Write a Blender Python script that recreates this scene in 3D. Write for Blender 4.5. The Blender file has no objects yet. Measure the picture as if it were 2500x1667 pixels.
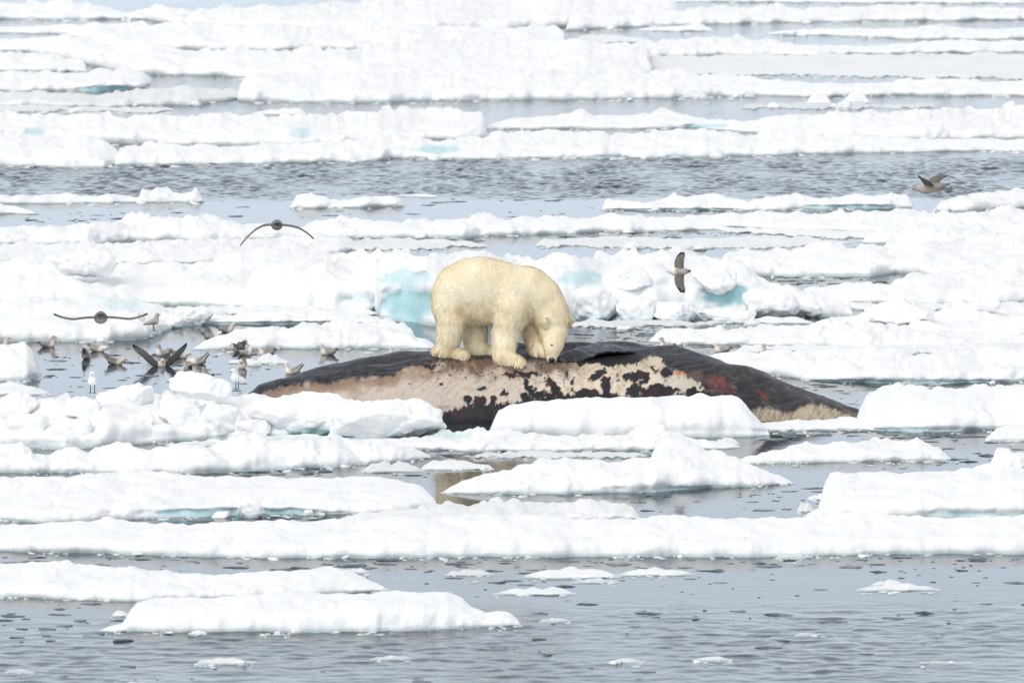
import bpy, math, random
import numpy as np
from mathutils import Vector

scene = bpy.context.scene
col = scene.collection
R = math.radians

# ------------------------------------------------------------------ camera
CAM_H, PITCH, FPX = 12.0, 5.70, 19355.0        # metres above the sea, degrees down, focal length in photo pixels
camd = bpy.data.cameras.new('camera'); cam = bpy.data.objects.new('camera', camd); col.objects.link(cam)
cam.location = (0, 0, CAM_H); cam.rotation_euler = (R(90 - PITCH), 0, 0)
camd.sensor_fit = 'HORIZONTAL'; camd.sensor_width = 36.0; camd.lens = 36.0 * FPX / 2500.0
camd.clip_start = 1.0; camd.clip_end = 20000.0
camd.dof.use_dof = True; camd.dof.focus_distance = 110.3; camd.dof.aperture_fstop = 4.0
scene.camera = cam

# ------------------------------------------------------------------ sky, sun, exposure
SUN_EL, SUN_AZ = 44.0, 215.0                    # azimuth clockwise from +Y
w = bpy.data.worlds.new('World'); scene.world = w; w.use_nodes = True
nt = w.node_tree; nt.nodes.clear()
sky = nt.nodes.new('ShaderNodeTexSky'); sky.sky_type = 'NISHITA'; sky.sun_disc = False
sky.sun_elevation = R(SUN_EL); sky.sun_rotation = R(SUN_AZ); sky.air_density = 1.0; sky.dust_density = 4.0; sky.ozone_density = 1.0
hs = nt.nodes.new('ShaderNodeHueSaturation'); hs.inputs['Saturation'].default_value = 0.33     # cloud cover greys the sky
bg = nt.nodes.new('ShaderNodeBackground'); bg.inputs['Strength'].default_value = 0.15
wo = nt.nodes.new('ShaderNodeOutputWorld')
cl = nt.nodes.new('ShaderNodeMix'); cl.data_type = 'RGBA'; cl.inputs[0].default_value = 0.8
tc = nt.nodes.new('ShaderNodeTexCoord'); sxyz = nt.nodes.new('ShaderNodeSeparateXYZ'); nt.links.new(tc.outputs['Generated'], sxyz.inputs[0])
mr = nt.nodes.new('ShaderNodeMapRange'); mr.interpolation_type = 'SMOOTHSTEP'; mr.inputs[1].default_value = 0.0; mr.inputs[2].default_value = 0.75; nt.links.new(sxyz.outputs['Z'], mr.inputs[0])
deck = nt.nodes.new('ShaderNodeMix'); deck.data_type = 'RGBA'; deck.inputs[6].default_value = (7.7, 8.7, 10.1, 1); deck.inputs[7].default_value = (4.5, 4.55, 4.62, 1)   # cloud deck, paler over the ice at the horizon
nt.links.new(mr.outputs[0], deck.inputs[0]); nt.links.new(deck.outputs[2], cl.inputs[7])
nt.links.new(sky.outputs[0], hs.inputs['Color']); nt.links.new(hs.outputs[0], cl.inputs[6]); nt.links.new(cl.outputs[2], bg.inputs['Color']); nt.links.new(bg.outputs[0], wo.inputs['Surface'])
sl = bpy.data.lights.new('sun', 'SUN'); sl.energy = 1.15; sl.angle = R(40); sl.color = (1.0, 0.965, 0.91)
so = bpy.data.objects.new('sun', sl); col.objects.link(so)
sd = Vector((math.sin(R(SUN_AZ)) * math.cos(R(SUN_EL)), math.cos(R(SUN_AZ)) * math.cos(R(SUN_EL)), math.sin(R(SUN_EL))))
so.rotation_euler = (-sd).to_track_quat('-Z', 'Y').to_euler()
so.location = (0, 60, 60)
vs = scene.view_settings
vs.view_transform = 'Standard'; vs.look = 'None'; vs.gamma = 1.0; vs.use_curve_mapping = False
vs.exposure = 0.06
scene.display_settings.display_device = 'sRGB'

# ------------------------------------------------------------------ projection helpers (photo pixels, 2500 wide -> the place)
_p = R(PITCH); CP, SP = math.cos(_p), math.sin(_p)
def ray(px, py):
    a = np.asarray(px, float) - 1250.0; b = 833.5 - np.asarray(py, float)
    return a, FPX * CP + b * SP, -FPX * SP + b * CP
def on_water(px, py, z=0.0):
    dx, dy, dz = ray(px, py); t = (z - CAM_H) / dz
    return dx * t, dy * t
def at_depth(px, py, Y):
    dx, dy, dz = ray(px, py); t = Y / dy
    return dx * t, CAM_H + dz * t
def to_px(X, Y, Z):
    zz = Z - CAM_H; d = Y * CP - zz * SP
    return 1250 + FPX * X / d, 833.5 - FPX * (Y * SP + zz * CP) / d
D = 2500.0 / 2352.0

# ------------------------------------------------------------------ noise
_rng = np.random.RandomState(7)
_perm = np.concatenate([_rng.permutation(256)] * 3)
_g = _rng.normal(size=(256, 3)); _g /= np.linalg.norm(_g, axis=1)[:, None]
def perlin(x, y, z, seed=0):
    x = np.asarray(x, float) + seed * 17.31; y = np.asarray(y, float) + seed * 5.77; z = np.asarray(z, float) + seed * 9.13
    x, y, z = np.broadcast_arrays(x, y, z)
    xi = np.floor(x).astype(int); yi = np.floor(y).astype(int); zi = np.floor(z).astype(int)
    xf = x - xi; yf = y - yi; zf = z - zi
    u = xf ** 3 * (xf * (xf * 6 - 15) + 10); v = yf ** 3 * (yf * (yf * 6 - 15) + 10); ww = zf ** 3 * (zf * (zf * 6 - 15) + 10)
    xi &= 255; yi &= 255; zi &= 255
    out = 0
    for i in (0, 1):
        for j in (0, 1):
            for k in (0, 1):
                h = _perm[_perm[_perm[xi + i] + yi + j] + zi + k]
                g = _g[h]
                d = g[..., 0] * (xf - i) + g[..., 1] * (yf - j) + g[..., 2] * (zf - k)
                out = out + d * (u if i else 1 - u) * (v if j else 1 - v) * (ww if k else 1 - ww)
    return out * 1.5
def sstep(a, b, x):
    t = np.clip((np.asarray(x, float) - a) / (b - a), 0, 1); return t * t * (3 - 2 * t)
def lin(c):
    c = np.asarray(c, float) / 255.0
    return np.where(c <= 0.04045, c / 12.92, ((c + 0.055) / 1.055) ** 2.4)

# ------------------------------------------------------------------ mesh helpers
def mk_mesh(name, V, F, mat=None, cols=None, cname='Col', smooth=True):
    """V (n,3); F list of index arrays (m,3) or (m,4); cols (n,3|4)"""
    if isinstance(F, np.ndarray): F = [F]
    me = bpy.data.meshes.new(name)
    V = np.ascontiguousarray(V, dtype=np.float32)
    me.vertices.add(len(V)); me.vertices.foreach_set('co', V.ravel())
    li = np.concatenate([f.ravel() for f in F]).astype(np.int32)
    tot = np.concatenate([np.full(len(f), f.shape[1], np.int32) for f in F])
    st = np.concatenate([[0], np.cumsum(tot)[:-1]]).astype(np.int32)
    me.loops.add(len(li)); me.loops.foreach_set('vertex_index', li)
    me.polygons.add(len(tot)); me.polygons.foreach_set('loop_start', st)
    me.update(calc_edges=True)
    if smooth: me.polygons.foreach_set('use_smooth', np.ones(len(tot), bool))
    if cols is not None:
        cols = np.asarray(cols, np.float32)
        if cols.shape[1] == 3: cols = np.hstack([cols, np.ones((len(cols), 1), np.float32)])
        at = me.color_attributes.new(cname, 'FLOAT_COLOR', 'POINT'); at.data.foreach_set('color', np.ascontiguousarray(cols).ravel())
    if mat: me.materials.append(mat)
    me.validate()
    return me
def link(name, me, parent=None, loc=None):
    o = bpy.data.objects.new(name, me); col.objects.link(o)
    if parent: o.parent = parent
    if loc is not None: o.location = loc
    return o
def tag(o, label=None, cat=None, group=None, kind=None):
    if label: o['label'] = label
    if cat: o['category'] = cat
    if group: o['group'] = group
    if kind: o['kind'] = kind
    return o
def grid_faces(nx, ny):
    i = np.arange(nx - 1)[:, None] * ny + np.arange(ny - 1)[None, :]; i = i.ravel()
    return np.stack([i, i + ny, i + ny + 1, i + 1], 1)

def surface_nets(val, org, h):
    nx, ny, nz = val.shape; ins = val < 0
    corners = [(i, j, k) for i in (0, 1) for j in (0, 1) for k in (0, 1)]
    cnt = np.zeros((nx - 1, ny - 1, nz - 1), np.int8)
    for c in corners: cnt += ins[c[0]:nx - 1 + c[0], c[1]:ny - 1 + c[1], c[2]:nz - 1 + c[2]]
    act = (cnt > 0) & (cnt < 8); cells = np.argwhere(act)
    idx = -np.ones(act.shape, int); idx[act] = np.arange(len(cells))
    pos = np.zeros((len(cells), 3)); n = np.zeros(len(cells))
    for a in corners:
        for ax in range(3):
            if a[ax]: continue
            b = list(a); b[ax] = 1
            va = val[cells[:, 0] + a[0], cells[:, 1] + a[1], cells[:, 2] + a[2]]
            vb = val[cells[:, 0] + b[0], cells[:, 1] + b[1], cells[:, 2] + b[2]]
            m = (va < 0) != (vb < 0)
            t = np.where(m, va / np.where(m, va - vb, 1), 0)
            p = np.tile(np.array(a, float), (len(cells), 1)); p[:, ax] = t
            pos += p * m[:, None]; n += m
    V = (cells + pos / n[:, None]) * h + np.array(org)
    quads = []
    for ax in range(3):
        o1, o2 = [q for q in range(3) if q != ax]
        s0 = [slice(None)] * 3; s1 = [slice(None)] * 3; s0[ax] = slice(0, -1); s1[ax] = slice(1, None)
        e = np.argwhere(ins[tuple(s0)] != ins[tuple(s1)])
        e = e[(e[:, o1] > 0) & (e[:, o2] > 0) & (e[:, o1] < val.shape[o1] - 1) & (e[:, o2] < val.shape[o2] - 1)]
        def cell(d1, d2):
            c = e.copy(); c[:, o1] += d1; c[:, o2] += d2; return idx[c[:, 0], c[:, 1], c[:, 2]]
        q = np.stack([cell(-1, -1), cell(0, -1), cell(0, 0), cell(-1, 0)], 1)
        fl = ins[e[:, 0], e[:, 1], e[:, 2]]
        if ax == 1: fl = ~fl
        q[~fl] = q[~fl][:, ::-1]
        quads.append(q)
    return V, np.concatenate(quads)
def sd_cone(P, a, b, ra, rb, ysc=1.0):
    a = np.array(a, float); b = np.array(b, float); s = np.array([1, 1 / ysc, 1])
    p = (P - a) * s; ab = (b - a) * s; L = max(ab @ ab, 1e-9)
    t = np.clip((p @ ab) / L, 0, 1)
    return np.linalg.norm(p - t[..., None] * ab, axis=-1) - (ra + (rb - ra) * t)
def sd_ell(P, c, r):
    q = (P - np.array(c)) / np.array(r); l = np.linalg.norm(q, axis=-1)
    l2 = np.linalg.norm(q / np.array(r), axis=-1) + 1e-9
    return l * (l - 1) / l2
def smin(a, b, k):
    h = np.clip(0.5 + 0.5 * (b - a) / k, 0, 1); return b + (a - b) * h - k * h * (1 - h)
def grid_pts(lo, hi, h):
    n = [int((hi[i] - lo[i]) / h) + 2 for i in range(3)]
    ax = [lo[i] + h * np.arange(n[i]) for i in range(3)]
    return np.stack(np.meshgrid(*ax, indexing='ij'), -1)
def vnormals(V, Q):
    a = V[Q[:, 2]] - V[Q[:, 0]]; b = V[Q[:, 3]] - V[Q[:, 1]]; n = np.cross(a, b)
    N = np.zeros_like(V)
    for k in range(4): np.add.at(N, Q[:, k], n)
    return N / (np.linalg.norm(N, axis=1)[:, None] + 1e-12)

# ------------------------------------------------------------------ materials
def new_mat(name):
    m = bpy.data.materials.new(name); m.use_nodes = True
    b = m.node_tree.nodes['Principled BSDF']; return m, m.node_tree.nodes, m.node_tree.links, b
def mixrgb(n, l, fac, a, b, mode='MIX'):
    x = n.new('ShaderNodeMix'); x.data_type = 'RGBA'; x.blend_type = mode
    for sock, v in ((x.inputs[0], fac), (x.inputs[6], a), (x.inputs[7], b)):
        if hasattr(v, 'is_linked') or hasattr(v, 'links'): l.new(v, sock)
        elif isinstance(v, (tuple, list)): sock.default_value = (*v[:3], 1)
        else: sock.default_value = v
    return x.outputs[2]
def mth(n, l, op, a, b=None, c=None):
    x = n.new('ShaderNodeMath'); x.operation = op
    for i, v in enumerate((a, b, c)):
        if v is None: continue
        if hasattr(v, 'links'): l.new(v, x.inputs[i])
        else: x.inputs[i].default_value = v
    return x.outputs[0]
def noise(n, l, vec, scale, detail=3, rough=0.5):
    x = n.new('ShaderNodeTexNoise'); x.inputs['Scale'].default_value = scale; x.inputs['Detail'].default_value = detail; x.inputs['Roughness'].default_value = rough
    l.new(vec, x.inputs['Vector']); return x.outputs[0]
def mrange(n, l, v, a, b, c=0.0, d=1.0, smooth=True):
    x = n.new('ShaderNodeMapRange'); x.interpolation_type = 'SMOOTHSTEP' if smooth else 'LINEAR'
    l.new(v, x.inputs['Value'])
    for i, q in zip((1, 2, 3, 4), (a, b, c, d)): x.inputs[i].default_value = q
    return x.outputs[0]

def ice_material():
    m, n, l, b = new_mat('snow_and_ice')
    at = n.new('ShaderNodeAttribute'); at.attribute_name = 'Ice'
    sep = n.new('ShaderNodeSeparateColor'); l.new(at.outputs['Color'], sep.inputs[0])
    geo = n.new('ShaderNodeNewGeometry'); pos = geo.outputs['Position']
    n1 = noise(n, l, pos, 1.3, 4); n2 = noise(n, l, pos, 9.0, 4, 0.6)
    snow = mixrgb(n, l, mrange(n, l, n1, 0.35, 0.7), (0.93, 0.93, 0.93), (0.88, 0.89, 0.895))
    grey = mixrgb(n, l, sep.outputs[2], snow, (0.52, 0.55, 0.56))
    wetc = mixrgb(n, l, n2, (0.34, 0.42, 0.43), (0.60, 0.66, 0.67))
    wet = mixrgb(n, l, sep.outputs[1], grey, wetc)
    bl = mixrgb(n, l, n2, (0.30, 0.62, 0.66), (0.55, 0.80, 0.82))
    blf = mrange(n, l, mth(n, l, 'ADD', sep.outputs[0], mth(n, l, 'MULTIPLY', mth(n, l, 'SUBTRACT', n2, 0.5), 0.5)), 0.12, 1.0)
    blf = mth(n, l, 'MULTIPLY', blf, mrange(n, l, sep.outputs[0], 0.0, 0.08))
    c = mixrgb(n, l, blf, wet, bl)
    l.new(c, b.inputs['Base Color'])
    sm = mth(n, l, 'MAXIMUM', sep.outputs[0], sep.outputs[1])
    l.new(mrange(n, l, sm, 0, 1, 0.85, 0.35), b.inputs['Roughness'])
    b.inputs['Specular IOR Level'].default_value = 0.25
    bp = n.new('ShaderNodeBump'); bp.inputs['Strength'].default_value = 0.4; bp.inputs['Distance'].default_value = 0.05
    l.new(mth(n, l, 'ADD', noise(n, l, pos, 9.0, 5, 0.7), mth(n, l, 'MULTIPLY', noise(n, l, pos, 30.0, 3, 0.6), 0.35)), bp.inputs['Height']); l.new(bp.outputs[0], b.inputs['Normal'])
    return m
ICE = ice_material()

def frag_material():
    m, n, l, b = new_mat('wet_clear_ice')
    geo = n.new('ShaderNodeNewGeometry'); pos = geo.outputs['Position']
    n1 = noise(n, l, pos, 2.0, 3)
    l.new(mixrgb(n, l, mrange(n, l, n1, 0.4, 0.62), (0.05, 0.07, 0.082), (0.22, 0.255, 0.265)), b.inputs['Base Color'])
    b.inputs['Roughness'].default_value = 0.4; b.inputs['Specular IOR Level'].default_value = 0.3
    return m
FRAG = frag_material()

def water_material():
    m, n, l, b = new_mat('sea_water')
    b.inputs['Base Color'].default_value = (0.03, 0.047, 0.058, 1); b.inputs['Roughness'].default_value = 0.05; b.inputs['IOR'].default_value = 1.333
    geo = n.new('ShaderNodeNewGeometry'); pos = geo.outputs['Position']
    mp = n.new('ShaderNodeMapping'); l.new(pos, mp.inputs['Vector']); mp.inputs['Scale'].default_value = (0.5, 1.0, 1.0)
    bp = n.new('ShaderNodeBump'); bp.inputs['Distance'].default_value = 0.02
    at = n.new('ShaderNodeAttribute'); at.attribute_name = 'Ripple'
    l.new(mth(n, l, 'ADD', mth(n, l, 'MULTIPLY', at.outputs['Fac'], 0.35), 0.10), bp.inputs['Strength'])
    l.new(mth(n, l, 'ADD', noise(n, l, mp.outputs[0], 3.0, 3, 0.5), mth(n, l, 'MULTIPLY', noise(n, l, mp.outputs[0], 16.0, 2, 0.5), 0.5)), bp.inputs['Height']); l.new(bp.outputs[0], b.inputs['Normal'])
    return m

def vcol_material(name, rough=0.6, spec=0.3, bump=0.0, bscale=30, sheen=0.0, lo=0.82, hi=1.15):
    m, n, l, b = new_mat(name)
    at = n.new('ShaderNodeAttribute'); at.attribute_name = 'Col'
    geo = n.new('ShaderNodeNewGeometry')
    n1 = noise(n, l, geo.outputs['Position'], bscale, 4, 0.6)
    l.new(mixrgb(n, l, 1.0, at.outputs['Color'], mixrgb(n, l, n1, (lo, lo, lo), (hi, hi, hi)), 'MULTIPLY'), b.inputs['Base Color'])
    b.inputs['Roughness'].default_value = rough; b.inputs['Specular IOR Level'].default_value = spec
    if sheen: b.inputs['Sheen Weight'].default_value = sheen
    if bump:
        bp = n.new('ShaderNodeBump'); bp.inputs['Strength'].default_value = bump; bp.inputs['Distance'].default_value = 0.02
        l.new(n1, bp.inputs['Height']); l.new(bp.outputs[0], b.inputs['Normal'])
    return m
SKIN = vcol_material('whale_skin', 0.55, 0.35, 0.5, 22)
WETSKIN = vcol_material('wet_whale_skin', 0.42, 0.35, 0.6, 30)
FUR = vcol_material('polar_bear_fur', 0.8, 0.15, 0.0, 14, 0.0, 0.95, 1.05)
FEATHER = vcol_material('feathers', 0.75, 0.2, 0.0, 60)
def plain(name, c, rough=0.4):
    m, n, l, b = new_mat(name)
    geo = n.new('ShaderNodeNewGeometry')
    l.new(mixrgb(n, l, noise(n, l, geo.outputs['Position'], 40, 2), tuple(x * 0.8 for x in c), tuple(x * 1.15 for x in c)), b.inputs['Base Color'])
    b.inputs['Roughness'].default_value = rough; return m
DARK = plain('dark_horn', (0.02, 0.02, 0.022), 0.35)
BILL = plain('grey_bill', (0.22, 0.21, 0.17), 0.5)

# ------------------------------------------------------------------ the sea
def sea():
    ys = np.concatenate([[-200, 0, 40, 70], np.arange(79, 93, 0.04), np.arange(93, 144, 0.4), np.arange(144, 160, 0.06), np.arange(160, 240, 0.7), [300, 400, 600, 1000, 2000, 5000, 12000]])
    xs = np.concatenate([[-9000, -2000, -400, -100, -40], np.arange(-13.5, 13.5, 0.055), [40, 100, 400, 2000, 9000]])
    X, Y = np.meshgrid(xs, ys, indexing='ij')
    big = perlin(X * .22, Y * .13, 0, 70) * 1.6; patch = 0.7 + 0.6 * perlin(X * .8, Y * .3, 0, 71)
    near = 1.5 - 1.5 * sstep(87.0, 90.6, Y + big - 0.10 * X)
    lead = 3.3 * sstep(146.2, 148.2, Y + big) * (1 - 0.7 * sstep(155.5, 158, Y))
    far = 1.6 * sstep(160, 162, Y); pond = 0.10 * sstep(109, 111, Y) * (1 - sstep(122, 125, Y))
    a = np.maximum(np.maximum(near, lead), np.maximum(far, pond)) * np.clip(patch, .25, 1.2)
    a = np.where((np.abs(X) > 14.5) | (Y < 79) | (Y > 238), 0, a)
    h = perlin(X * 1.6, Y * 2.4, 0.4, 72) * 0.010 + perlin(X * 3.4, Y * 4.6, 0.7, 73) * 0.011 + perlin(X * 6.5, Y * 8, .2, 74) * 0.007
    hi_ = perlin(X * 4.5, Y * 3.6, 0.9, 75) * 0.009 + perlin(X * 8, Y * 6.5, 0.1, 76) * 0.006
    Z = np.where(Y > 140, h * 0.6 + hi_ * 1.25, h) * a
    V = np.stack([X, Y, Z], -1).reshape(-1, 3)
    cw = np.repeat(np.clip(a, 0, 1.2).reshape(-1, 1), 3, axis=1)
    o = link('water', mk_mesh('water', V, grid_faces(len(xs), len(ys)), water_material(), cw, 'Ripple'))
    tag(o, 'calm grey arctic sea between the floes with wind ruffled patches', kind='structure')
sea()

# ------------------------------------------------------------------ ice floes
EDGES = []
def floe(name, label, T, B, hmax=0.40, frac=0.55, fh=0.6, blue=(), gray=0.0, lump=1.0, seed=None, group=None, step=4.0, edge=30.0, recess=0.1, cat='ice floe'):
    """T: visible top edge, B: waterline of the front, both in 2352-wide photo units."""
    seed = seed if seed is not None else abs(hash_(name + label)) % 97
    T = np.array(T, float) * D; B = np.array(B, float) * D
    x0, x1 = max(T[0, 0], B[0, 0]), min(T[-1, 0], B[-1, 0])
    nx = int(np.clip((x1 - x0) / step, 16, 640)); px = np.linspace(x0, x1, nx)
    yt = np.interp(px, T[:, 0], T[:, 1]); yb = np.interp(px, B[:, 0], B[:, 1])
    nn0 = np.clip(yb - yt, 0, 60); yt = yt - nn0 * (0.24 * np.clip(perlin(px / 48.0, seed, 2.2), 0, 1) + 0.07 * perlin(px / 19.0, seed, 5.2)) * (1 if lump > 0.6 else 0.3)
    EDGES.append((x0, x1, px, yb, label))
    ed = min(edge, 0.3 * (x1 - x0)); e = np.clip(np.minimum(px - x0, x1 - px) / ed, 0, 1); e = np.sqrt(np.clip(1 - (1 - e) ** 2, 0, 1))
    yb = yb + perlin(px / 60.0, seed, 0.3) * 2.5 + perlin(px / 21.0, seed, 4.3) * 0.5
    if hmax <= 0.08: yb = yb + perlin(px / 15.0, seed, 8.3) * 4.0 + perlin(px / 60.0, seed, 9.3) * 5.0; yt = yt + perlin(px / 22.0, seed, 3.3) * 5.0 + perlin(px / 70.0, seed, 6.3) * 6.0
    n = np.maximum(yb - yt, 1.5) * (0.12 + 0.88 * e); yb = yb - (1 - e) * 0.0
    dep = R(PITCH) + (yb - 833.5) / FPX
    Xf, Yf = on_water(px, yb)
    ppm = FPX / Yf
    h = np.minimum(hmax * (0.85 + 0.5 * perlin(px / 190.0, seed, 7.1)), frac * n / ppm)
    h = np.maximum(h, 0.012)
    dp = np.maximum(n / ppm - h, 0.0) / np.sin(dep) + 0.05
    sc = np.clip(h / 0.3, 0.08, 1.6)
    nface, nback = 13, 6
    ntop = int(np.clip(np.max(dp * ppm * np.sin(dep)) / 3.2, 8, 40))
    fz = np.array([-0.9, -0.15, 0.03, 0.14, 0.28, 0.42, 0.56, 0.68, 0.79, 0.88, 0.94, 0.98, 1.0])
    fy = np.array([-0.16, -0.13, -0.11, -0.10, -0.09, -0.06, -0.02, 0.04, 0.09, 0.15, 0.22, 0.30, 0.40])
    Yp = np.zeros((nx, nface + ntop + nback)); Zp = np.zeros_like(Yp); nyp = Yp.shape[1]
    fhh = fh * h
    Zp[:, :nface] = np.where(fz[None] < 0, fz[None] * np.minimum(0.25, h[:, None] + 0.04), fz[None] * fhh[:, None])
    Yp[:, :nface] = fy[None] * sc[:, None] * 0.45
    y0 = Yp[:, nface - 1]; dp = np.maximum(dp, y0 + 0.05)
    u = np.linspace(0, 1, ntop + 1)[1:]
    Yp[:, nface:nface + ntop] = y0[:, None] + (dp - y0)[:, None] * u[None]
    Zp[:, nface:nface + ntop] = fhh[:, None] + (h - fhh)[:, None] * (u ** 0.75)[None]
    bz = np.array([0.93, 0.75, 0.5, 0.2, -0.1, -0.8]); by = np.array([0.10, 0.18, 0.24, 0.28, 0.29, 0.26])
    Zp[:, nface + ntop:] = np.where(bz[None] < 0, bz[None] * 0.2, bz[None] * h[:, None]); Yp[:, nface + ntop:] = dp[:, None] + by[None] * sc[:, None]
    yy = Yf[:, None] + Yp
    X = Xf[:, None] * (yy / Yf[:, None]); Z = Zp.copy(); Y = yy
    env = np.clip(Z / np.maximum(0.25 * h[:, None], 0.01), 0, 1)
    A = np.minimum(0.10, 0.36 * h)[:, None] * lump * (0.85 if np.mean(Yf) < 140 else 0.7)
    q = 1.0 / np.clip(2.2 * np.median(h), 0.22, 0.9)
    wx = perlin(X * q * .8, Y * q * .8, Z * q, seed + 11) * .35
    b1 = np.abs(perlin(X * q * 0.8 + wx, Y * q * .6, Z * q, seed)); b2 = np.abs(perlin(X * q * 2.1 + wx, Y * q * 1.6, Z * q * 2, seed + 1))
    b3 = perlin(X * 6.5, Y * 5, Z * 6.5, seed + 2); b4 = perlin(X * 15, Y * 12, Z * 15, seed + 3)
    big = perlin(X * 0.55, Y * 0.4, 0.0, seed + 4)
    dz = A * ((b1 - 0.22) * 1.6 + (b2 - 0.22) * 0.8 + big * 0.7) + 0.15 * A * b3 + 0.08 * A * b4
    tq = perlin(X * q * .9 + wx, Y * q * .55, 0.3, seed + 12); dz = dz + A * (0.45 * sstep(-.03, .07, tq) + 0.3 * sstep(.22, .30, tq) - 0.3)
    face = np.zeros(nyp); face[:nface] = np.linspace(1, 0.25, nface); face[nface + ntop:] = -0.6
    Z = Z + env * dz * (1 - 0.55 * np.abs(face))[None]
    Y = Y - env * face[None] * dz * 1.0
    Z = np.where(Zp > 0, np.maximum(Z, 0.004), Z)
    Y = Y + (perlin(X * 0.5, seed, 1.7)) * 0.25 * np.clip(sc[:, None], 0, 1) * (np.arange(nyp) < nyp)[None]
    # colour masks
    PX, PY = to_px(X, Y, Z)
    bl = np.zeros_like(X)
    wr = perlin(PX / 34, PY / 16, 0, seed + 5) * 0.45
    for (bx, byy, rx, ry, s) in blue:
        dd = np.hypot((PX - bx * D) / (rx * D), (PY - byy * D) / (ry * D)) + wr
        bl = np.maximum(bl, s * (1 - sstep(0.6, 1.15, dd)))
    if recess: Y = Y + recess * bl
    wl = 0.008 + 0.03 * np.clip(h / 0.3, 0.15, 1.3)[:, None] * (1 + 0.8 * perlin(X * 1.5, Y, 0, seed + 6))
    wet = (1 - sstep(0.3 * wl, wl * 1.7, Z)) * 0.95
    gr = np.clip(gray + 0.22 * perlin(X * 0.9, Y * 0.5, Z * 2, seed + 8) * (0.3 + gray), 0, 1) * np.ones_like(X)
    cols = np.stack([bl, wet, gr], -1).reshape(-1, 3)
    V = np.stack([X, Y, Z], -1).reshape(-1, 3)
    c = np.array([np.mean(X), np.mean(Y), 0.0])
    o = link(name, mk_mesh(name, V - c, grid_faces(nx, nyp), ICE, cols, 'Ice'), None, c)
    tag(o, label, cat, group)
    return o
def hash_(s):
    v = 7
    for ch in s: v = (v * 31 + ord(ch)) & 0xffffff
    return v

F = floe
# --- far pack, top of the picture
F('ice_floe', 'farthest broad snowy floe along the upper left edge of the picture', [(-150,6),(60,8),(150,2),(200,10),(300,28),(360,12),(430,22),(560,14),(760,4),(1000,-6),(1560,-8)], [(-150,45),(200,45),(330,44),(420,60),(700,72),(1000,74),(1300,62),(1560,40)])
F('ice_floe', 'thin strip of ice farthest off at the upper right edge', [(1520,2),(1700,-10),(2500,-10)], [(1520,4),(1800,6),(2100,8),(2500,10)])
F('ice_floe', 'far lumpy floe second from the top at upper right', [(1300,34),(1560,25),(1640,15),(1700,18),(1780,12),(1850,20),(2000,12),(2080,10),(2200,18),(2352,18),(2500,18)], [(1300,72),(1450,62),(1560,58),(1800,52),(2100,48),(2352,46),(2500,46)])
F('ice_floe', 'tiny far floe with one hump in the grey lead at upper right', [(1465,66),(1560,60),(1600,54),(1640,66)], [(1465,71),(1560,73),(1640,72)])
F('ice_floe', 'small ragged far floe at the left end of the upper right lead', [(1320,84),(1400,80),(1460,86),(1500,90)], [(1320,104),(1400,100),(1500,96)], gray=0.2)
F('ice_floe', 'far floe with a knob on its back between two dark leads at right', [(1760,74),(1900,66),(2100,66),(2160,57),(2230,66),(2352,62),(2500,60)], [(1760,79),(2000,85),(2100,91),(2352,89),(2500,88)])
F('ice_floe', 'wide humped far floe above the smooth grey ice sheet at right', [(1240,106),(1400,104),(1500,94),(1600,86),(1680,83),(1760,92),(1840,104),(2000,108),(2130,93),(2200,91),(2280,98),(2352,94),(2500,94)], [(1240,130),(1500,131),(1700,127),(1880,128),(1920,124),(2200,122),(2500,120)])
F('ice_floe', 'far snowfield floe under the dark lead at upper left', [(-150,64),(0,63),(190,57),(300,50),(500,55),(800,58),(1300,58)], [(-150,76),(120,77),(260,112),(500,116),(900,114),(1300,104)])
F('ice_floe', 'broad lumpy snowfield left of centre beyond the turquoise edged floe', [(-150,90),(100,88),(190,82),(230,70),(300,92),(420,116),(520,112),(800,112),(900,95),(1000,88),(1100,80),(1250,84),(1500,102)], [(-150,116),(60,117),(200,150),(300,172),(500,176),(900,188),(1300,192),(1500,182)])
F('ice_floe', 'low far floe at the left edge between two thin leads', [(-150,124),(60,124),(130,130),(200,140)], [(-150,160),(100,165),(200,165)])
F('ice_sheet', 'smooth pale grey ice sheet stretching across the upper right', [(950,122),(1500,126),(2000,124),(2500,120)], [(950,178),(1680,172),(2000,178),(2500,184)], hmax=0.06, gray=0.22, lump=0.5)
F('ice_floe', 'far floe with a turquoise foot left of the dark pool', [(-150,164),(100,166),(300,160),(350,172)], [(-150,214),(150,208),(230,210),(330,203),(350,192)], blue=[(250,205,85,8,0.7)])
F('ice_floe', 'grey sided low floe in front of the dark pool at far left', [(-150,216),(30,209),(100,211),(200,219),(330,207),(430,199),(560,207)], [(-150,243),(250,246),(450,241),(560,224)], gray=0.3)
F('ice_floe', 'very wide snowy far floe right of the dark pool', [(545,190),(580,168),(650,162),(800,162),(1000,168),(1200,164),(1500,164),(1660,170),(1750,184),(1850,191),(2000,190),(2100,184),(2150,179),(2250,186),(2352,186),(2500,186)], [(545,230),(580,234),(800,236),(1000,233),(1200,229),(1560,226),(1700,219),(1900,223),(2100,219),(2500,222)], blue=[(710,222,40,8,0.4)])
for i, (a, b, c, d, lab) in enumerate([(1850,1912,212,240,'rounded far lump of ice left of its twin, afloat at upper right'), (1935,1998,208,236,'rounded far lump of ice right of its twin, afloat at upper right'), (1560,1630,206,226,'greyish far block of ice against the wide floe, right of centre')]):
    F('ice_lump', lab, [(a,d-4),((a*2+b)/3,c),(b-14,c+4),(b,d-3)], [(a,d),(b,d)], frac=0.9, gray=0.35 if i == 2 else 0.0, cat='ice lump')
F('ice_floe', 'small flat far floe alone in the grey water left of centre', [(580,258),(640,251),(690,250),(705,257)], [(580,264),(705,264)])
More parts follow.
